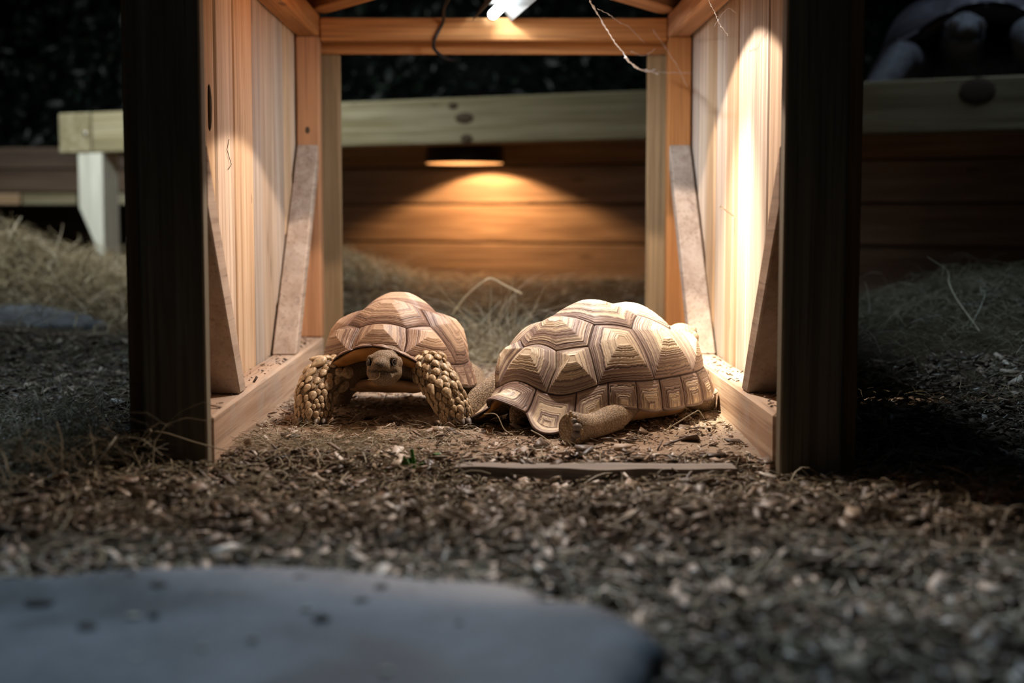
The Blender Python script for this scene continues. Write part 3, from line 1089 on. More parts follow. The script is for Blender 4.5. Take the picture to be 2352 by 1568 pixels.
def chain(pts, step=0.35, flat=None):
    """pts: [(Vector, radius)] -> blobs that taper along the limb"""
    out = []
    for (a, ra), (b, rb) in zip(pts[:-1], pts[1:]):
        a, b = Vector(a), Vector(b)
        n = max(2, int((b - a).length / (min(ra, rb) * step)) + 1)
        for i in range(n + 1):
            t = i / n
            r = ra + (rb - ra) * t
            out.append((a.lerp(b, t), (r, r, r), ID3))
    return out


def head_blobs(c, rot, s):
    """s: scale, 1 = head 66 mm wide; local y forward"""
    L = []
    for p, r in (((0, 0, 0.002), (0.0290, 0.034, 0.0265)), ((0.0165, -0.006, -0.012), (0.0165, 0.025, 0.0195)), ((-0.0165, -0.006, -0.012), (0.0165, 0.025, 0.0195)),
                 ((0, 0.024, -0.002), (0.0200, 0.0200, 0.0170)), ((0, 0.034, 0.000), (0.0115, 0.0115, 0.0105)), ((0, 0.016, -0.0205), (0.0225, 0.024, 0.0110)),
                 ((0.0205, 0.014, 0.0125), (0.0085, 0.013, 0.0070)), ((-0.0205, 0.014, 0.0125), (0.0085, 0.013, 0.0070)),
                 ((0.026, -0.006, 0.004), (0.0085, 0.012, 0.012)), ((-0.026, -0.006, 0.004), (0.0085, 0.012, 0.012)),
                 ((0, -0.008, -0.026), (0.0240, 0.024, 0.0130))):
        L.append((c + rot @ (Vector(p) * s), tuple(x * s for x in r), rot))
    return L


def carve_head(me, c, rot, s, eyes):
    """mouth line, eye sockets, nostrils; 'stain' darkens these recesses and the beak in the colour"""
    n = len(me.vertices)
    co = np.empty(n * 3, np.float32)
    me.vertices.foreach_get('co', co)
    co = co.reshape(-1, 3).astype(float)
    Rm = np.array(rot)
    Lc = (co - np.array(c)) @ Rm / s
    x, y, z = Lc[:, 0], Lc[:, 1], Lc[:, 2]
    st = np.zeros(n)
    near = (np.linalg.norm(Lc, axis=1) < 0.055)
    lip = -0.0115 - 2.2 * (x ** 2) + 0.0016 * np.sin(np.abs(x) * 300)
    fr = smoothstep(0.006, 0.016, y)
    d = np.exp(-((z - lip) / 0.0020) ** 2) * fr * near
    Lc = Lc * (1 - 0.11 * d[:, None])
    st = np.maximum(st, np.exp(-((z - lip) / 0.0024) ** 2) * fr * near * 0.95)
    st = np.maximum(st, 0.45 * np.exp(-((z + 0.012) / 0.009) ** 2) * smoothstep(0.012, 0.026, y) * near)
    for ex, ey, ez in eyes:
        dd = np.sqrt((x - ex) ** 2 + (y - ey) ** 2 + (z - ez) ** 2)
        k = np.exp(-(dd / 0.0065) ** 2)
        Lc = Lc * (1 - 0.10 * k[:, None])
        st = np.maximum(st, 0.65 * np.exp(-(dd / 0.0085) ** 2))
    for sx in (-1, 1):
        dd = np.sqrt((x - sx * 0.0048) ** 2 + (y - 0.044) ** 2 + (z - 0.0025) ** 2)
        st = np.maximum(st, 0.95 * np.exp(-(dd / 0.0040) ** 2))
    st = np.maximum(st, 0.55 * np.exp(-(((x) / 0.011) ** 2 + ((z - 0.000) / 0.009) ** 2)) * smoothstep(0.034, 0.042, y) * near)
    co2 = np.where(near[:, None], (Lc * s) @ Rm.T + np.array(c), co)
    me.vertices.foreach_set('co', co2.astype(np.float32).ravel())
    at = me.attributes.new('head_dark', 'FLOAT', 'POINT')
    at.data.foreach_set('value', st.astype(np.float32))
    me.update()


EYES = [(0.0228, 0.0235, 0.0050), (-0.0228, 0.0235, 0.0050)]


def uvs(name, rad, mat, parent, loc, rot=(0, 0, 0), seg=20, scale=(1, 1, 1)):
    me = bpy.data.meshes.new(name)
    bm = bmesh.new()
    bmesh.ops.create_uvsphere(bm, u_segments=seg, v_segments=seg // 2 + 2, radius=rad)
    bm.to_mesh(me)
    bm.free()
    o = link(name, me, mat, parent, loc, rot, smooth=True)
    o.scale = scale
    return o


def add_eyes(parent, c, rot, s):
    for e in EYES:
        p = c + rot @ (Vector(e) * s)
        out = rot @ Vector((e[0] * 1.0, 0.016, 0.002)).normalized()
        q = out.to_track_quat('Z', 'Y')
        uvs('eye', 0.0052 * s, M['eye'], parent, p - out * 0.0012 * s, q.to_euler(), 18, (0.85, 1.1, 1))
        V, F = tube_arrays([(0.0050 * s * 0.9 * math.cos(a), 0.0050 * s * 1.15 * math.sin(a), 0.0026 * s) for a in np.linspace(0, 2 * math.pi, 25)], 0.0012 * s, 6)
        link('eyelid', np_mesh('eyelid', V, F), M['eyelid'], parent, p - out * 0.0005 * s, q.to_euler(), smooth=True)


def scale_mesh(name, kind):
    bm = bmesh.new()
    bmesh.ops.create_icosphere(bm, subdivisions=2, radius=1.0)
    for v in bm.verts:
        x, y, z = v.co
        tip = max(0.0, -y)
        w = 1 - (0.60, 0.25, 0.75)[kind] * tip ** 1.6
        # y: toward the foot is negative; the tip lifts off the limb
        v.co = Vector((x * w, y * (1 + (0.35, 0.1, 0.6)[kind] * tip), (z * 0.62 if z > 0 else z * 0.4) + 0.42 * tip ** 1.5 * (1 if kind != 1 else 0.3)))
    me = bpy.data.meshes.new(name)
    bm.to_mesh(me)
    bm.free()
    me.materials.append(M['leg_scale'])
    me.polygons.foreach_set('use_smooth', [True] * len(me.polygons))
    return me


SCALE_MESHES = [scale_mesh('scale', k) for k in range(3)]


def place_scales(body, bones, sizes, keep, seed, limit=90):
    """overlapping horn knobs on a foreleg; bones: joint list shoulder..foot; keep(p, n) tells where they grow"""
    r = np.random.default_rng(seed)
    me = body.data
    n = len(me.vertices)
    co = np.empty(n * 3, np.float32)
    me.vertices.foreach_get('co', co)
    co = co.reshape(-1, 3)
    no = np.empty(n * 3, np.float32)
    me.vertices.foreach_get('normal', no)
    no = no.reshape(-1, 3)
    J = [np.array(b) for b in bones]
    best = np.full(n, 9.0)
    along = np.zeros(n)
    dirv = np.zeros((n, 3))
    acc = 0
    for a, b in zip(J[:-1], J[1:]):
        ab = b - a
        t = np.clip(((co - a) @ ab) / (ab @ ab), 0, 1)
        d = np.linalg.norm(co - (a + t[:, None] * ab), axis=1)
        k = d < best
        best[k] = d[k]
        along[k] = acc + t[k] * np.linalg.norm(ab)
        dirv[k] = ab / np.linalg.norm(ab)
        acc += np.linalg.norm(ab)
    cand = [i for i in r.permutation(n) if best[i] < 0.050 and keep(co[i], no[i], along[i] / acc)]
    chosen = []
    for i in cand:
        u = along[i] / acc
        sz = (sizes[0] + (sizes[1] - sizes[0]) * r.random() ** 1.3) * (0.72 + 0.55 * math.sin(math.pi * min(1, 0.15 + u * 0.85)))
        if all(np.linalg.norm(co[i] - c) > (sz + s2) * 0.80 for c, s2, *_ in chosen):
            chosen.append((co[i], sz, no[i], dirv[i]))
            if len(chosen) >= limit:
                break
    for c, sz, nn, dv in chosen:
        z = Vector(nn).normalized()
        y = Vector(-dv)
        y = (y - z * y.dot(z))
        if y.length < 1e-4:
            continue
        y.normalize()
        x = y.cross(z)
        o = bpy.data.objects.new('scale', random.choice(SCALE_MESHES))
        COL.objects.link(o)
        o.parent = body
        m3 = Matrix((x, y, z)).transposed()
        o.rotation_euler = m3.to_euler()
        o.location = Vector(c) + z * sz * 0.12
        o.scale = (sz * random.uniform(0.82, 1.0), sz * random.uniform(0.95, 1.2), sz * random.uniform(0.75, 1.0))


def claws(parent, specs, s=1.0):
    for (p, d, ln, rad) in specs:
        d = Vector(d).normalized()
        P = [Vector(p) + d * ln * t - Vector((0, 0, 1)) * ln * 0.25 * t * t for t in (-0.3, 0, 0.35, 0.7, 1.0)]
        tube('claw', [tuple(q) for q in P], [rad * 0.9, rad, rad * 0.85, rad * 0.55, rad * 0.12], M['claw'], parent, 8)


def to_local(root):
    mi = Matrix.LocRotScale(root.location, root.rotation_euler, None).inverted()
    return lambda p: mi @ Vector(p)


def plastron_mesh(a, b, z0, z1, front, seed=0):
    """flat belly shell with a rounded edge and a bent gular lip at the front"""
    th = np.linspace(0, 2 * np.pi, 65)[:-1]
    rows = []
    k = (np.abs(np.sin(th)) ** 2.8 + np.abs(np.cos(th)) ** 2.8) ** (-1 / 2.8)
    prof = [(0.02, z0), (0.5, z0), (0.8, z0 + 0.002), (0.94, z0 + 0.006), (1.0, (z0 + z1) / 2), (0.96, z1 - 0.003), (0.85, z1), (0.02, z1)]
    for f, z in prof:
        x = b * f * k * np.sin(th)
        y = a * f * k * np.cos(th)
        y = y + front * np.exp(-(angdist(th, 0) / 0.3) ** 2) * f ** 3
        lift = 0.014 * smoothstep(a * 0.6, a * 1.05, y)
        rows.append(np.stack([x, y, z + lift + 0 * x], 1))
    V = np.concatenate(rows)
    m = len(th)
    i = np.arange(len(rows) - 1)[:, None] * m
    j = np.arange(m)[None, :]
    F = np.stack([i + j, i + (j + 1) % m, i + m + (j + 1) % m, i + m + j], -1).reshape(-1, 4)
    return np_mesh('plastron', V, F[:, ::-1])


# ---- first tortoise: faces the camera
t1 = empty('tortoise', (-0.195, 2.875, 0.0), rz=R(180 - 9), label='brown tortoise facing the camera, head out and forelegs raised', cat='tortoise', group='tortoises')
L1 = to_local(t1)
sh1 = Shell(a=0.188, b=0.150, H=0.146, z0=0.046, front_rise=0.100, rear_rise=0.0, mid=0.068, flare_f=0.016, flare_r=0.012, flare_s=0.004, pointy=0.6, front_w=46, zexp=1.42)
make_shell(t1, sh1, (M['scute_brown'], M['rim_amber'], None), 0.021, 0.0011, seed=100, rings=17)
link('plastron', plastron_mesh(0.150, 0.088, 0.040, 0.064, 0.012), M['plastron'], t1, smooth=True)
h1 = L1((-0.203, 2.628, 0.1125))
rot1 = (Matrix.Rotation(R(2), 3, 'Z')) @ Matrix.Rotation(R(4), 3, 'X')
fl = [(L1((-0.255, 2.80, 0.090)), 0.036), (L1((-0.320, 2.725, 0.082)), 0.034), (L1((-0.338, 2.690, 0.050)), 0.034), (L1((-0.338, 2.672, 0.018)), 0.032)]
fr_ = [(L1((-0.125, 2.80, 0.095)), 0.034), (L1((-0.118, 2.690, 0.095)), 0.031), (L1((-0.092, 2.655, 0.058)), 0.031), (L1((-0.072, 2.640, 0.022)), 0.027)]
bl1 = [(L1((-0.19, 2.88, 0.085)), (0.125, 0.14, 0.052), ID3)]
bl1 += chain(fl) + chain(fr_)
bl1 += chain([(L1((-0.19, 2.82, 0.110)), 0.042), (L1((-0.2, 2.70, 0.113)), 0.030), (h1 - rot1 @ Vector((0, 0.01, 0.003)), 0.027)])
bl1 += chain([(L1((-0.10, 2.98, 0.07)), 0.04), (L1((-0.050, 2.93, 0.05)), 0.032), (L1((-0.036, 2.90, 0.020)), 0.028), (L1((-0.028, 2.875, 0.012)), 0.022)])
bl1 += chain([(L1((-0.28, 2.98, 0.07)), 0.04), (L1((-0.315, 2.95, 0.04)), 0.032), (L1((-0.32, 2.93, 0.015)), 0.026)])
bl1 += head_blobs(h1, rot1, 1.0)
bme = blob_mesh('body', bl1, 0.0030, 3)
carve_head(bme, h1, rot1, 1.0, EYES)
body1 = link('body', bme, M['skin_tan'], t1, smooth=True)
add_eyes(body1, h1, rot1, 1.0)
camdir = L1((0.05, 0.0, 0.45)) - L1((-0.2, 2.65, 0.1))
camdir = np.array(camdir.normalized())
for leg, sd in ((fl, 1), (fr_, 2)):
    place_scales(body1, [b[0] for b in leg], (0.0062, 0.0125), lambda p, n, u: u > 0.40 and n @ camdir > -0.45 and p[2] > 0.004, sd, 95)
f = L1((-0.338, 2.64, 0.010))
claws(body1, [(L1((-0.338 + dx, 2.643 + abs(dx) * 0.2, 0.008)), L1.__call__((0, -1, 0)) - L1.__call__((0, 0, 0)), 0.014, 0.006) for dx in (-0.022, -0.008, 0.008, 0.022)])
claws(body1, [(L1((-0.066 + dx, 2.617 + abs(dx) * 0.3, 0.014 - dx * 0.2)), L1((0.35, -1, -0.3)) - L1((0, 0, 0)), 0.014, 0.006) for dx in (-0.018, -0.006, 0.006, 0.018)])
# strand in its mouth
mp = [h1 + rot1 @ Vector(v) for v in ((-0.001, 0.040, -0.012), (0.000, 0.0435, -0.020), (0.008, 0.0425, -0.0245), (0.018, 0.037, -0.0245), (0.022, 0.0345, -0.0255))]
tw = t1.matrix_basis if False else Matrix.LocRotScale(t1.location, t1.rotation_euler, None)
o = tube('hay_strand', smoothpath([tuple(tw @ v) for v in mp], 16), 0.0007, M['straw_single'], None, 6)
tag(o, 'short pale hay strand held in the mouth of the brown tortoise', 'hay strand')

# ---- second tortoise: lies turned away to the right
t2 = empty('tortoise', (0.203, 2.745, 0.0), rz=R(42 - 90), label='large pale tortoise lying turned away under the lamp, hind foot out', cat='tortoise', group='tortoises')
L2 = to_local(t2)
sh2 = Shell(a=0.228, b=0.178, H=0.156, z0=0.034, front_rise=0.022, rear_rise=0.030, mid=0.054, flare_f=0.012, flare_r=0.030, flare_s=0.000, pointy=0.9, zexp=1.18, rear_drop=0.028, mids=0.8, rear_slope=0.45)
make_shell(t2, sh2, (M['scute_pale'], M['rim_amber'], None), 0.018, 0.0014, sc=1.15, seed=300, rings=18)
link('plastron', plastron_mesh(0.185, 0.135, 0.004, 0.045, 0.02), M['plastron'], t2, smooth=True)
c36, s36 = math.cos(R(36)), math.sin(R(36))
h2 = Vector((-0.004, 0.240, 0.136))
rot2 = Matrix.Rotation(R(34), 3, 'Z') @ Matrix.Rotation(R(14), 3, 'X')
hind = [(L2((0.238, 2.63, 0.046)), 0.036), (L2((0.214, 2.545, 0.026)), 0.025), (L2((0.172, 2.478, 0.021)), 0.0215), (L2((0.150, 2.450, 0.022)), 0.024), (L2((0.136, 2.436, 0.023)), 0.029)]
bl2 = [(Vector((0, 0, 0.07)), (0.150, 0.19, 0.05), ID3)]
bl2 += chain(hind)
bl2 += chain([(Vector((0, 0.10, 0.085)), 0.05), (Vector((0, 0.20, 0.115)), 0.036), (h2 - rot2 @ Vector((0, 0.012, 0.004)), 0.030)])
bl2 += head_blobs(h2, rot2, 1.12)
bl2 += chain([(Vector((-0.09, -0.14, 0.06)), 0.045), (Vector((-0.11, -0.20, 0.035)), 0.034), (Vector((-0.11, -0.225, 0.02)), 0.026)])
bl2 += chain([(Vector((0.11, 0.12, 0.06)), 0.04), (Vector((0.095, 0.185, 0.035)), 0.032), (Vector((0.09, 0.200, 0.02)), 0.026)])
bl2 += chain([(Vector((-0.11, 0.12, 0.06)), 0.04), (Vector((-0.135, 0.19, 0.035)), 0.032), (Vector((-0.13, 0.225, 0.02)), 0.026)])
bl2 += chain([(Vector((0.0, -0.15, 0.05)), 0.030), (Vector((0.0, -0.215, 0.030)), 0.016), (Vector((0.01, -0.235, 0.018)), 0.008)])
bme2 = blob_mesh('body', bl2, 0.0032, 3)
carve_head(bme2, h2, rot2, 1.12, EYES)
# flatten the sole of the hind foot
hf = np.array(hind[-1][0])
ax = np.array((hind[-1][0] - hind[-2][0]).normalized())
co = np.empty(len(bme2.vertices) * 3, np.float32)
bme2.vertices.foreach_get('co', co)
co = co.reshape(-1, 3).astype(float)
dd = (co - hf) @ ax
nearf = np.linalg.norm(co - hf, axis=1) < 0.05
over = np.maximum(dd - 0.010, 0) * nearf
co = co - over[:, None] * 0.85 * ax
# skin folds round the shank
k0, k1 = np.array(hind[1][0]), np.array(hind[3][0])
leg_ax = (k1 - k0) / np.linalg.norm(k1 - k0)
uu = (co - k0) @ leg_ax
foot_pt = k0 + uu[:, None] * leg_ax
rv = co - foot_pt
rl = np.linalg.norm(rv, axis=1)
mask = (rl < 0.032) * smoothstep(-0.02, 0.005, uu) * smoothstep(0.105, 0.085, uu)
co = co + rv / (rl[:, None] + 1e-6) * (0.0013 * mask * (np.abs(np.sin(uu * 300 + 18 * rv[:, 2])) ** 0.5 - 0.6))[:, None]
bme2.vertices.foreach_set('co', co.astype(np.float32).ravel())
bme2.update()
body2 = link('body', bme2, M['skin_pale'], t2, smooth=True)
add_eyes(body2, h2, rot2, 1.12)
# nails set round the sole
axv = Vector(ax)
side = axv.cross(Vector((0, 0, 1))).normalized()
upv = side.cross(axv).normalized()
for a, w in ((-24, 1.25), (16, 1.25), (52, 0.8), (-60, 0.8)):
    sgn = 1 if side.dot(L2((0, -1, 0)) - L2((0, 0, 0))) > 0 else -1
    dirn = side * sgn * math.cos(R(a)) + upv * math.sin(R(a))
    uvs('claw', 0.0075 * w, M['claw'], body2, Vector(hf) + axv * 0.012 + dirn * 0.019, seg=14, scale=(1, 1, 0.8))
r5 = np.random.default_rng(5)
for i in range(26):
    a = r5.uniform(-80, 100)
    rad = r5.uniform(0.012, 0.027)
    dirn = side * sgn * math.cos(R(a)) + upv * math.sin(R(a))
    o = bpy.data.objects.new('scale', SCALE_MESHES[1])
    COL.objects.link(o)
    o.parent = body2
    o.location = Vector(hf) + axv * (0.0125 - 0.35 * max(0, rad - 0.02)) + dirn * rad
    o.rotation_euler = axv.to_track_quat('Z', 'Y').to_euler()
    q = r5.uniform(0.0028, 0.0048)
    o.scale = (q, q, q * 0.8)

# ---- third tortoise: giant, dim, on the platform
t3 = empty('tortoise', (1.93, 5.72, 0.776), rz=R(180 - 18), label='giant dark grey tortoise lying on the platform, upper right', cat='tortoise', group='tortoises')
sh3 = Shell(a=0.46, b=0.42, H=0.36, z0=0.100, front_rise=0.275, rear_rise=0.0, mid=0.15, flare_f=0.05, flare_r=0.03, flare_s=0.02, pointy=0.5, front_w=46)
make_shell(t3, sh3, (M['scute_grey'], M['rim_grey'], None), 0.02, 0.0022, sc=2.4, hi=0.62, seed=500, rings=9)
L3 = to_local(t3)
link('plastron', plastron_mesh(0.36, 0.22, 0.03, 0.10, 0.03), M['rim_grey'], t3, smooth=True)
h3 = L3((1.665, 5.13, 1.040))
rot3 = Matrix.Rotation(R(8), 3, 'Z') @ Matrix.Rotation(R(-8), 3, 'X')
bl3 = [(Vector((0, 0, 0.16)), (0.33, 0.38, 0.12), ID3)]
bl3 += chain([(L3((1.80, 5.55, 1.00)), 0.10), (L3((1.70, 5.30, 1.03)), 0.066), (h3, 0.055)])
bl3 += head_blobs(h3, rot3, 2.1)
bl3 += chain([(L3((1.58, 5.52, 0.96)), 0.09), (L3((1.48, 5.28, 0.955)), 0.056), (L3((1.40, 5.17, 0.87)), 0.054), (L3((1.34, 5.12, 0.80)), 0.050)])
bl3 += chain([(L3((2.05, 5.42, 0.98)), 0.10), (L3((1.90, 5.15, 1.02)), 0.068), (L3((1.98, 5.02, 0.92)), 0.068), (L3((2.04, 4.98, 0.83)), 0.058)])
bme3 = blob_mesh('body', bl3, 0.008, 3)
carve_head(bme3, h3, rot3, 2.1, EYES)
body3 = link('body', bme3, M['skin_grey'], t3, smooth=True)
add_eyes(body3, h3, rot3, 2.1)

# ------------------------------------------------------------------ stones
def slab(name, outline, thick, mat, label, cat, bump=0.004, seed=1, dome=0.0):
    """thick flat stone with an uneven outline; outline in world xy"""
    P = np.array(outline)
    z0 = 0
    c = P.mean(0)
    root = c
    r = np.random.default_rng(seed)
    D = smoothpath([(*p, 0) for p in np.vstack([P, P[:1]])], len(P) * 7)[:-1, :2]
    m = len(D)
    rows = []
    for f, z in ((0.0, 0), (0.25, 0), (0.5, 0), (0.7, 0), (0.85, -0.001), (0.94, -0.003), (0.985, -0.008), (1.0, -0.016), (1.0, -thick * 0.7), (0.97, -thick)):
        q = c + (D - c) * max(f, 0.004)
        zz = z + (bump * vnoise(q[:, 0], q[:, 1], 9.0, seed) + 0.4 * bump * vnoise(q[:, 0], q[:, 1], 31.0, seed + 2)) * (1 if f < 0.99 else 0.3) + dome * (1 - f ** 2)
        rows.append(np.stack([q[:, 0] - c[0], q[:, 1] - c[1], zz + 0 * q[:, 0]], 1))
    V = np.concatenate(rows)
    i = np.arange(len(rows) - 1)[:, None] * m
    j = np.arange(m)[None, :]
    F = np.stack([i + j, i + m + j, i + m + (j + 1) % m, i + (j + 1) % m], -1).reshape(-1, 4)
    return np_mesh(name, V, F[:, ::-1] if False else F), c


STONE_Z = 0.034
# outline of the front slab on its own top plane (metres)
SLAB = [(-0.62, 1.395), (-0.50, 1.405), (-0.41, 1.425), (-0.325, 1.435), (-0.20, 1.440), (-0.135, 1.42), (-0.085, 1.40), (-0.03, 1.385), (0.015, 1.372), (0.045, 1.345), (0.050, 1.305), (0.062, 1.290), (0.105, 1.283), (0.128, 1.235), (0.143, 1.18), (0.128, 1.15), (0.115, 1.09), (0.06, 0.98), (-0.15, 0.90), (-0.45, 0.92), (-0.66, 1.05), (-0.70, 1.25)]
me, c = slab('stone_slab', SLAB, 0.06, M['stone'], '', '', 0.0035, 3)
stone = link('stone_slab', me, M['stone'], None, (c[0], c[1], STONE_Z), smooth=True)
tag(stone, 'flat grey stone slab lying in the litter at the bottom of the photo', 'stone')
FAR = [(-1.78, 4.50), (-1.50, 4.60), (-1.27, 4.55), (-1.20, 4.42), (-1.35, 4.30), (-1.65, 4.26), (-1.85, 4.36)]
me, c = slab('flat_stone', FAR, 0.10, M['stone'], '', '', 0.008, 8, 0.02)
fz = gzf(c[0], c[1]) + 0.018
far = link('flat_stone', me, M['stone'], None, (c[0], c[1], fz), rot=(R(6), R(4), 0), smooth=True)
tag(far, 'blue-grey flat stone half sunk in the hay at left', 'stone')


def crumb(name, loc, size, mat, label, group, seed):
    r = np.random.default_rng(seed)
    bm = bmesh.new()
    bmesh.ops.create_icosphere(bm, subdivisions=2, radius=1.0)
    k = r.normal(size=3) * 2.2
    for v in bm.verts:
        f = 1 + 0.22 * math.sin(v.co.x * k[0] * 1.7 + 1) * math.cos(v.co.y * k[1] * 1.9) + 0.15 * math.sin(v.co.z * k[2] * 3)
        v.co *= f
        v.co = Vector((v.co.x * size[0], v.co.y * size[1], v.co.z * size[2]))
    me = bpy.data.meshes.new(name)
    bm.to_mesh(me)
    bm.free()
    o = link(name, me, M[mat], None, loc, (0, 0, r.uniform(0, 3.1)))
    return tag(o, label, 'crumb', group)


for i, (x, y, sx, sz, label) in enumerate([
    (-0.2499, 1.4224, 0.0056, 0.0015, 'small dark crumb near the far edge of the grey slab, left of the pale flake'),
    (-0.1893, 1.3782, 0.0109, 0.0019, 'long dark crumb near the middle of the far edge of the grey slab'),
    (-0.1223, 1.2948, 0.0078, 0.0018, 'dark crumb on the grey slab, nearer of the pair right of its middle'),
    (-0.1079, 1.3411, 0.0089, 0.0018, 'dark crumb on the grey slab, farther of the pair right of its middle'),
    (-0.1514, 1.2380, 0.0083, 0.0017, 'broad dark crumb beside the pale sliver in the middle of the grey slab'),
    (-0.0305, 1.2163, 0.0044, 0.0017, 'lone dark crumb on the bare right half of the grey slab'),
    (-0.0575, 1.3936, 0.0051, 0.0015, 'small dark crumb at the far right edge of the grey slab'),
    (-0.3003, 1.2467, 0.0053, 0.0019, 'round dark crumb touching a pale flake on the left half of the grey slab'),
    (-0.3584, 1.3939, 0.0059, 0.0013, 'thin dark crumb by the far left edge of the grey slab'),
    (-0.3208, 1.3517, 0.0098, 0.0014, 'long flat dark crumb behind the round one on the left half of the slab'),
    (-0.4157, 1.2910, 0.0133, 0.0018, 'broad dark clump at the left border of the photo on the grey slab'),
    (-0.3504, 1.2137, 0.0118, 0.0017, 'largest dark clump of litter on the lower left of the grey slab'),
]):
    crumb('crumb', (x, y, STONE_Z + 0.001), (sx, sx * 0.8, sz), 'crumb_dark', label, 'dark crumbs on the stone slab', 60 + i)
for i, (x, y, sx, sy, sz, label) in enumerate([
    (-0.2022, 1.1762, 0.0031, 0.0047, 0.0016, 'upright pale flake at the lower middle of the grey slab'),
    (-0.3191, 1.2470, 0.0048, 0.0073, 0.0007, 'pale flake touching the round dark crumb on the grey slab'),
    (-0.2873, 1.1275, 0.0030, 0.0045, 0.0008, 'round pale flake at the lower left of the grey slab'),
    (-0.0850, 1.0919, 0.0037, 0.0056, 0.0007, 'pale flake nearest the bottom border of the photo on the slab'),
    (-0.1646, 1.3662, 0.0046, 0.0070, 0.0008, 'bright pale flake near the far edge of the grey slab'),
    (-0.1685, 1.2662, 0.0037, 0.0055, 0.0015, 'pale sliver beside the broad dark crumb in the middle of the slab'),
    (-0.2391, 1.1525, 0.0028, 0.0042, 0.0006, 'faint small pale flake between the upright and the round one'),
]):
    crumb('wood_flake', (x, y, STONE_Z + 0.001), (sx, sy, sz), 'crumb_pale', label, 'pale flakes on the stone slab', 90 + i)['category'] = 'wood flake'

# ------------------------------------------------------------------ litter: chips and hay (uncountable)
def in_poly(x, y, poly):
    P = np.array(poly)
    ins = np.zeros(len(x), bool)
    j = len(P) - 1
    for i in range(len(P)):
        xi, yi = P[i]
        xj, yj = P[j]
        c = ((yi > y) != (yj > y)) & (x < (xj - xi) * (y - yi) / (yj - yi + 1e-12) + xi)
        ins ^= c
        j = i
    return ins


def blocked(x, y):
    b = in_poly(x, y, [(p[0] * 1.0, p[1] - 0.006) for p in SLAB])
    for s in (-1, 1):
        b |= (np.abs(x - s * 0.50) < 0.068) & (y > 2.195) & (y < 3.80)
    b |= (np.abs(x - 0.17) < 0.20) & (np.abs(y - 2.19) < 0.030)
    return b


def chips(n, xr, yr, size, seed, dens=None, lift=0.006, tint_bias=(1.4, 1.6), zfix=None):
    r = np.random.default_rng(seed)
    x = r.uniform(*xr, n * 3)
    y = r.uniform(*yr, n * 3)
    ok = (~blocked(x, y) | (zfix is not None)) & (np.abs(x) < 0.43 * y + 0.18)
    if dens is not None:
        ok &= r.random(n * 3) < dens(x, y)
    x, y = x[ok][:n], y[ok][:n]
    n = len(x)
    z = (gz(x, y) if zfix is None else zfix) + r.uniform(0.0, lift, n)
    l = np.clip(size[0] * np.exp(r.normal(0.15, 0.6, n)), size[0] * 0.5, size[1])
    w = l * r.uniform(0.15, 0.85, n) ** 1.2
    h = np.full(n, 0.0005) + l * 0.022
    yaw = r.uniform(0, 2 * np.pi, n)
    d = np.stack([np.cos(yaw), np.sin(yaw), r.normal(0, 0.36, n)], 1)
    d /= np.linalg.norm(d, axis=1)[:, None]
    s = np.stack([-np.sin(yaw), np.cos(yaw), r.normal(0, 0.5, n)], 1)
    s -= d * (s * d).sum(1)[:, None]
    s /= np.linalg.norm(s, axis=1)[:, None]
    u = np.cross(d, s)
    c = np.stack([x, y, z], 1)
    V = []
    for a in (-1, 1):
        tap = 0.55 if a > 0 else 0.85
        for b in (-1, 1):
            for e in (-1, 1):
                V.append(c + d * (a * l / 2)[:, None] + s * (b * w / 2 * tap)[:, None] + u * (e * h)[:, None])
    V = np.stack(V, 1).reshape(-1, 3)
    k = np.arange(n)[:, None] * 8
    quads = np.array([[0, 1, 3, 2], [4, 6, 7, 5], [0, 4, 5, 1], [2, 3, 7, 6], [0, 2, 6, 4], [1, 5, 7, 3]])
    F = (k[:, None, :] + quads[None]).reshape(-1, 4)
    tint = np.repeat(r.beta(*tint_bias, n), 8)
    return V, F, tint


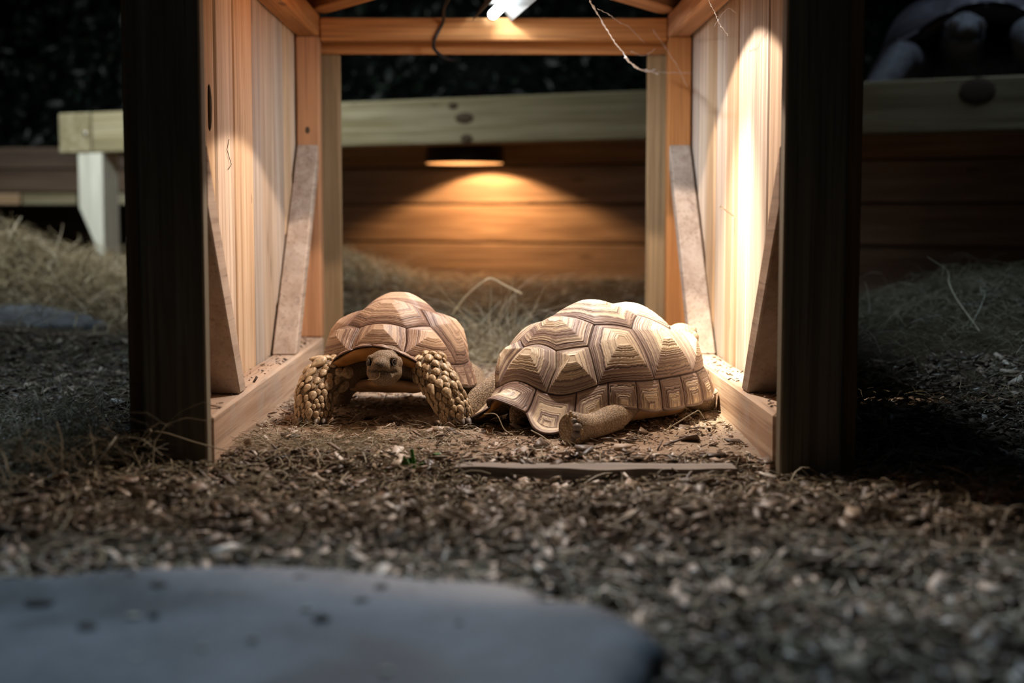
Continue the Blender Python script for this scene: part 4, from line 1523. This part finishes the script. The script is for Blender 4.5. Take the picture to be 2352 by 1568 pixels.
def strands(n, sampler, length, rad, seed, lift=0.012, tilt=0.15, arch=0.25, bend=0.5, pts=5, tint_bias=(1.6, 1.6)):
    r = np.random.default_rng(seed)
    x, y = sampler(r, n * 3)
    ok = ~blocked(x, y) & (np.abs(x) < 0.43 * y + 0.25)
    x, y = x[ok][:n], y[ok][:n]
    n = len(x)
    L = r.uniform(length[0], length[1], n) * r.uniform(0.5, 1, n)
    yaw = r.uniform(0, 2 * np.pi, n)
    bd = r.normal(0, bend, n)
    th = yaw[:, None] + bd[:, None] * np.linspace(-1, 1, pts)[None, :]
    step = (L / (pts - 1))[:, None]
    px = x[:, None] + np.concatenate([np.zeros((n, 1)), np.cumsum(np.cos(th[:, :-1]) * step, 1)], 1)
    py = y[:, None] + np.concatenate([np.zeros((n, 1)), np.cumsum(np.sin(th[:, :-1]) * step, 1)], 1)
    u = np.linspace(0, 1, pts)[None, :]
    pz = gz(px, py) + r.uniform(0.001, lift, n)[:, None] + (np.abs(r.normal(0, tilt, n)) * L)[:, None] * u + (r.exponential(arch, n).clip(0, 1.2) * L)[:, None] * u * (1 - u)
    P = np.stack([px, py, pz], -1)
    T = np.gradient(P, axis=1)
    T /= np.linalg.norm(T, axis=2)[..., None] + 1e-9
    A1 = np.cross(T, np.array([0.1, 0.05, 1.0]))
    A1 /= np.linalg.norm(A1, axis=2)[..., None] + 1e-9
    B1 = np.cross(T, A1)
    rr = (r.uniform(rad[0], rad[1], n)[:, None] * np.linspace(1.1, 0.5, pts)[None, :])[..., None]
    ring = [P + rr * (math.cos(a) * A1 + math.sin(a) * 0.6 * B1) for a in (0, 2.1, 4.2)]
    V = np.stack(ring, 2).reshape(-1, 3)
    base = (np.arange(n) * pts * 3)[:, None, None] + (np.arange(pts - 1) * 3)[None, :, None]
    quads = np.array([[0, 1, 4, 3], [1, 2, 5, 4], [2, 0, 3, 5]])
    F = (base[..., None] + quads[None, None]).reshape(-1, 4)
    tint = np.repeat(r.beta(*tint_bias, n), pts * 3)
    return V, F, tint


def joined(name, parts, mat, label, cat):
    offs = np.cumsum([0] + [len(p[0]) for p in parts])
    V = np.concatenate([p[0] for p in parts])
    F = np.concatenate([p[1] + offs[i] for i, p in enumerate(parts)])
    t = np.concatenate([p[2] for p in parts])
    o = link(name, np_mesh(name, V, F, {'tint': t}), mat)
    return tag(o, label, cat, None, 'stuff')


inside = lambda x, y: np.where((np.abs(x) < 0.44) & (y > 2.3), 0.20 + 0.2 * (vnoise(x, y, 8, 4) > 0), 1.0)
joined('wood_chip_litter', [
    chips(15000, (-1.0, 1.1), (0.95, 2.3), (0.0125, 0.038), 21, lift=0.016, tint_bias=(1.3, 1.25)),
    chips(9000, (-0.45, 0.45), (2.2, 3.7), (0.005, 0.020), 22, inside, lift=0.004, tint_bias=(2.6, 1.2)),
    chips(7000, (-1.6, -0.55), (2.2, 4.2), (0.012, 0.034), 23, lift=0.010, tint_bias=(1.1, 2.4)),
    chips(5000, (0.55, 1.5), (2.0, 3.2), (0.012, 0.034), 24, lift=0.010),
    chips(110, (-0.495, -0.445), (2.26, 3.65), (0.005, 0.018), 26, lift=0.002, zfix=0.0765, tint_bias=(1.2, 2.0)),
    chips(110, (0.445, 0.495), (2.26, 3.65), (0.005, 0.018), 27, lift=0.002, zfix=0.0765, tint_bias=(1.2, 2.0)),
    chips(260, (-0.43, 0.43), (2.25, 3.0), (0.02, 0.034), 25, lift=0.008, tint_bias=(2, 2)),
], M['chips'], 'brown wood chip litter strewn over the soil', 'wood chips')


def rect(x0, x1, y0, y1):
    return lambda r, n: (r.uniform(x0, x1, n), r.uniform(y0, y1, n))


def gauss(cx, cy, sx, sy):
    return lambda r, n: (r.normal(cx, sx, n), r.normal(cy, sy, n))


joined('loose_hay', [
    strands(9500, rect(-0.95, 1.1, 0.95, 2.25), (0.02, 0.08), (0.0007, 0.0022), 31, lift=0.020, tint_bias=(1.5, 1.3)),
    strands(900, rect(-0.44, 0.44, 2.2, 3.7), (0.02, 0.07), (0.0004, 0.0010), 32, lift=0.006, tint_bias=(2.4, 1.3)),
    strands(8000, rect(0.55, 2.1, 1.9, 5.0), (0.03, 0.10), (0.0004, 0.0011), 33, lift=0.03, tint_bias=(1.2, 2.2)),
    strands(7000, rect(-2.0, -0.56, 1.9, 5.0), (0.02, 0.08), (0.0004, 0.0012), 34, lift=0.015, tint_bias=(1.2, 2.2)),
    strands(6500, rect(-1.0, 1.0, 3.65, 6.3), (0.03, 0.10), (0.0006, 0.0016), 35, lift=0.02, tint_bias=(1.8, 1.5)),
    strands(1500, gauss(-0.27, 2.40, 0.14, 0.10), (0.02, 0.06), (0.0004, 0.0009), 36, lift=0.008),
], M['hay'], 'loose dry hay strewn across the enclosure floor', 'hay')
joined('hay_mound', [
    strands(7500, gauss(-1.85, 5.3, 0.42, 0.5), (0.06, 0.20), (0.0008, 0.0028), 41, lift=0.05, tilt=0.35, arch=0.7, bend=0.9, tint_bias=(1.1, 1.2)),
    strands(900, gauss(-1.9, 5.2, 0.10, 0.10), (0.05, 0.14), (0.0008, 0.002), 42, lift=0.12, tilt=0.4, arch=0.9, tint_bias=(2.4, 1.2)),
], M['straw_hay'], 'pale hay mound by the platform leg at far left', 'hay')
joined('hay_mound', [
    strands(6500, gauss(1.45, 4.0, 0.34, 0.45), (0.05, 0.16), (0.0005, 0.0014), 43, lift=0.05, tilt=0.25, arch=0.5, tint_bias=(1.2, 1.8)),
], M['hay'], 'dark hay mound beside the shelter at right', 'hay')
joined('hay_mound', [
    strands(2500, gauss(-0.62, 5.6, 0.18, 0.3), (0.04, 0.12), (0.0008, 0.002), 44, lift=0.05, tilt=0.3, arch=0.6),
], M['hay'], 'small dull hay mound behind the left back post', 'hay')
joined('hay_tuft', [
    strands(420, gauss(0.0, 3.9, 0.05, 0.05), (0.10, 0.24), (0.0006, 0.0014), 45, lift=0.05, tilt=0.45, arch=1.0, tint_bias=(2.4, 1.2)),
    strands(600, gauss(0.03, 3.75, 0.14, 0.10), (0.06, 0.16), (0.0006, 0.0012), 46, lift=0.03, tilt=0.2, arch=0.7, tint_bias=(2.4, 1.2)),
], M['hay'], 'tuft of pale hay rising behind and between the two tortoises', 'hay')
joined('hay_tuft', [
    strands(700, gauss(-0.66, 2.12, 0.08, 0.12), (0.06, 0.16), (0.0005, 0.0012), 47, lift=0.05, tilt=0.3, arch=0.8, tint_bias=(1.4, 1.8)),
], M['hay'], 'dark tuft of hay in front of the left front post', 'hay')


sprig('green_sprig', (-0.129, 2.216, gzf(-0.129, 2.216) - 0.022), 12, 'green_leaf', (0.010, 0.022), 'tiny green sprig in the litter in front of the brown tortoise', 'plant', 12)


# single stalks that stand out
def stalk(pts, r, label):
    o = tube('hay_stalk', smoothpath(pts, 24), r, M['straw_single'], None, 6)
    tag(o, label, 'hay stalk')


stalk([(-0.1141, 3.9500, 0.1165), (-0.0776, 3.9300, 0.1656), (-0.0273, 3.9000, 0.2087), (-0.0060, 3.9000, 0.2146), (0.0291, 3.8600, 0.1988), (0.0728, 3.8200, 0.1787)], 0.0022, 'thick arching hay stalk behind the two tortoises')
stalk([(0.2983, 2.5000, 0.0083), (0.3249, 2.5000, 0.0252), (0.3531, 2.5000, 0.0422), (0.3600, 2.5000, 0.0437), (0.3679, 2.4900, 0.0312)], 0.0011, 'bent hay stalk beside the front of the pale tortoise')
stalk([(-0.5455, 2.1400, 0.0446), (-0.5221, 2.1300, 0.0540), (-0.5128, 2.1300, 0.0658), (-0.5190, 2.1400, 0.0695)], 0.0012, 'hooked hay stalk in front of the left front post')
stalk([(-0.5191, 2.1400, 0.0643), (-0.4931, 2.1400, 0.0616), (-0.4478, 2.1400, 0.0470), (-0.3912, 2.1500, 0.0294)], 0.0010, 'long straight hay stalk crossing the foot of the left front post')
stalk([(-0.0179, 2.5000, 0.0397), (0.0035, 2.4800, 0.0409), (0.0169, 2.4600, 0.0187), (0.0334, 2.4500, 0.0088)], 0.0007, 'curly hay stalk below the tail of the pale tortoise')
stalk([(0.0626, 2.4200, 0.0223), (0.0841, 2.4000, 0.0127), (0.1108, 2.3400, -0.0033)], 0.0009, 'slanting hay stalk left of the hind foot')
stalk([(0.3611, 2.0800, -0.0135), (0.3950, 2.0900, -0.0129), (0.4292, 2.1000, -0.0110)], 0.0016, 'pale flat straw lying before the right front post')
stalk([(1.0879, 3.6000, 0.2819), (1.1393, 3.6000, 0.2469), (1.1382, 3.5800, 0.2172), (1.1353, 3.5000, 0.1783), (1.1229, 3.3000, 0.1196)], 0.0012, 'long wiry stalk rising from the dark hay mound')
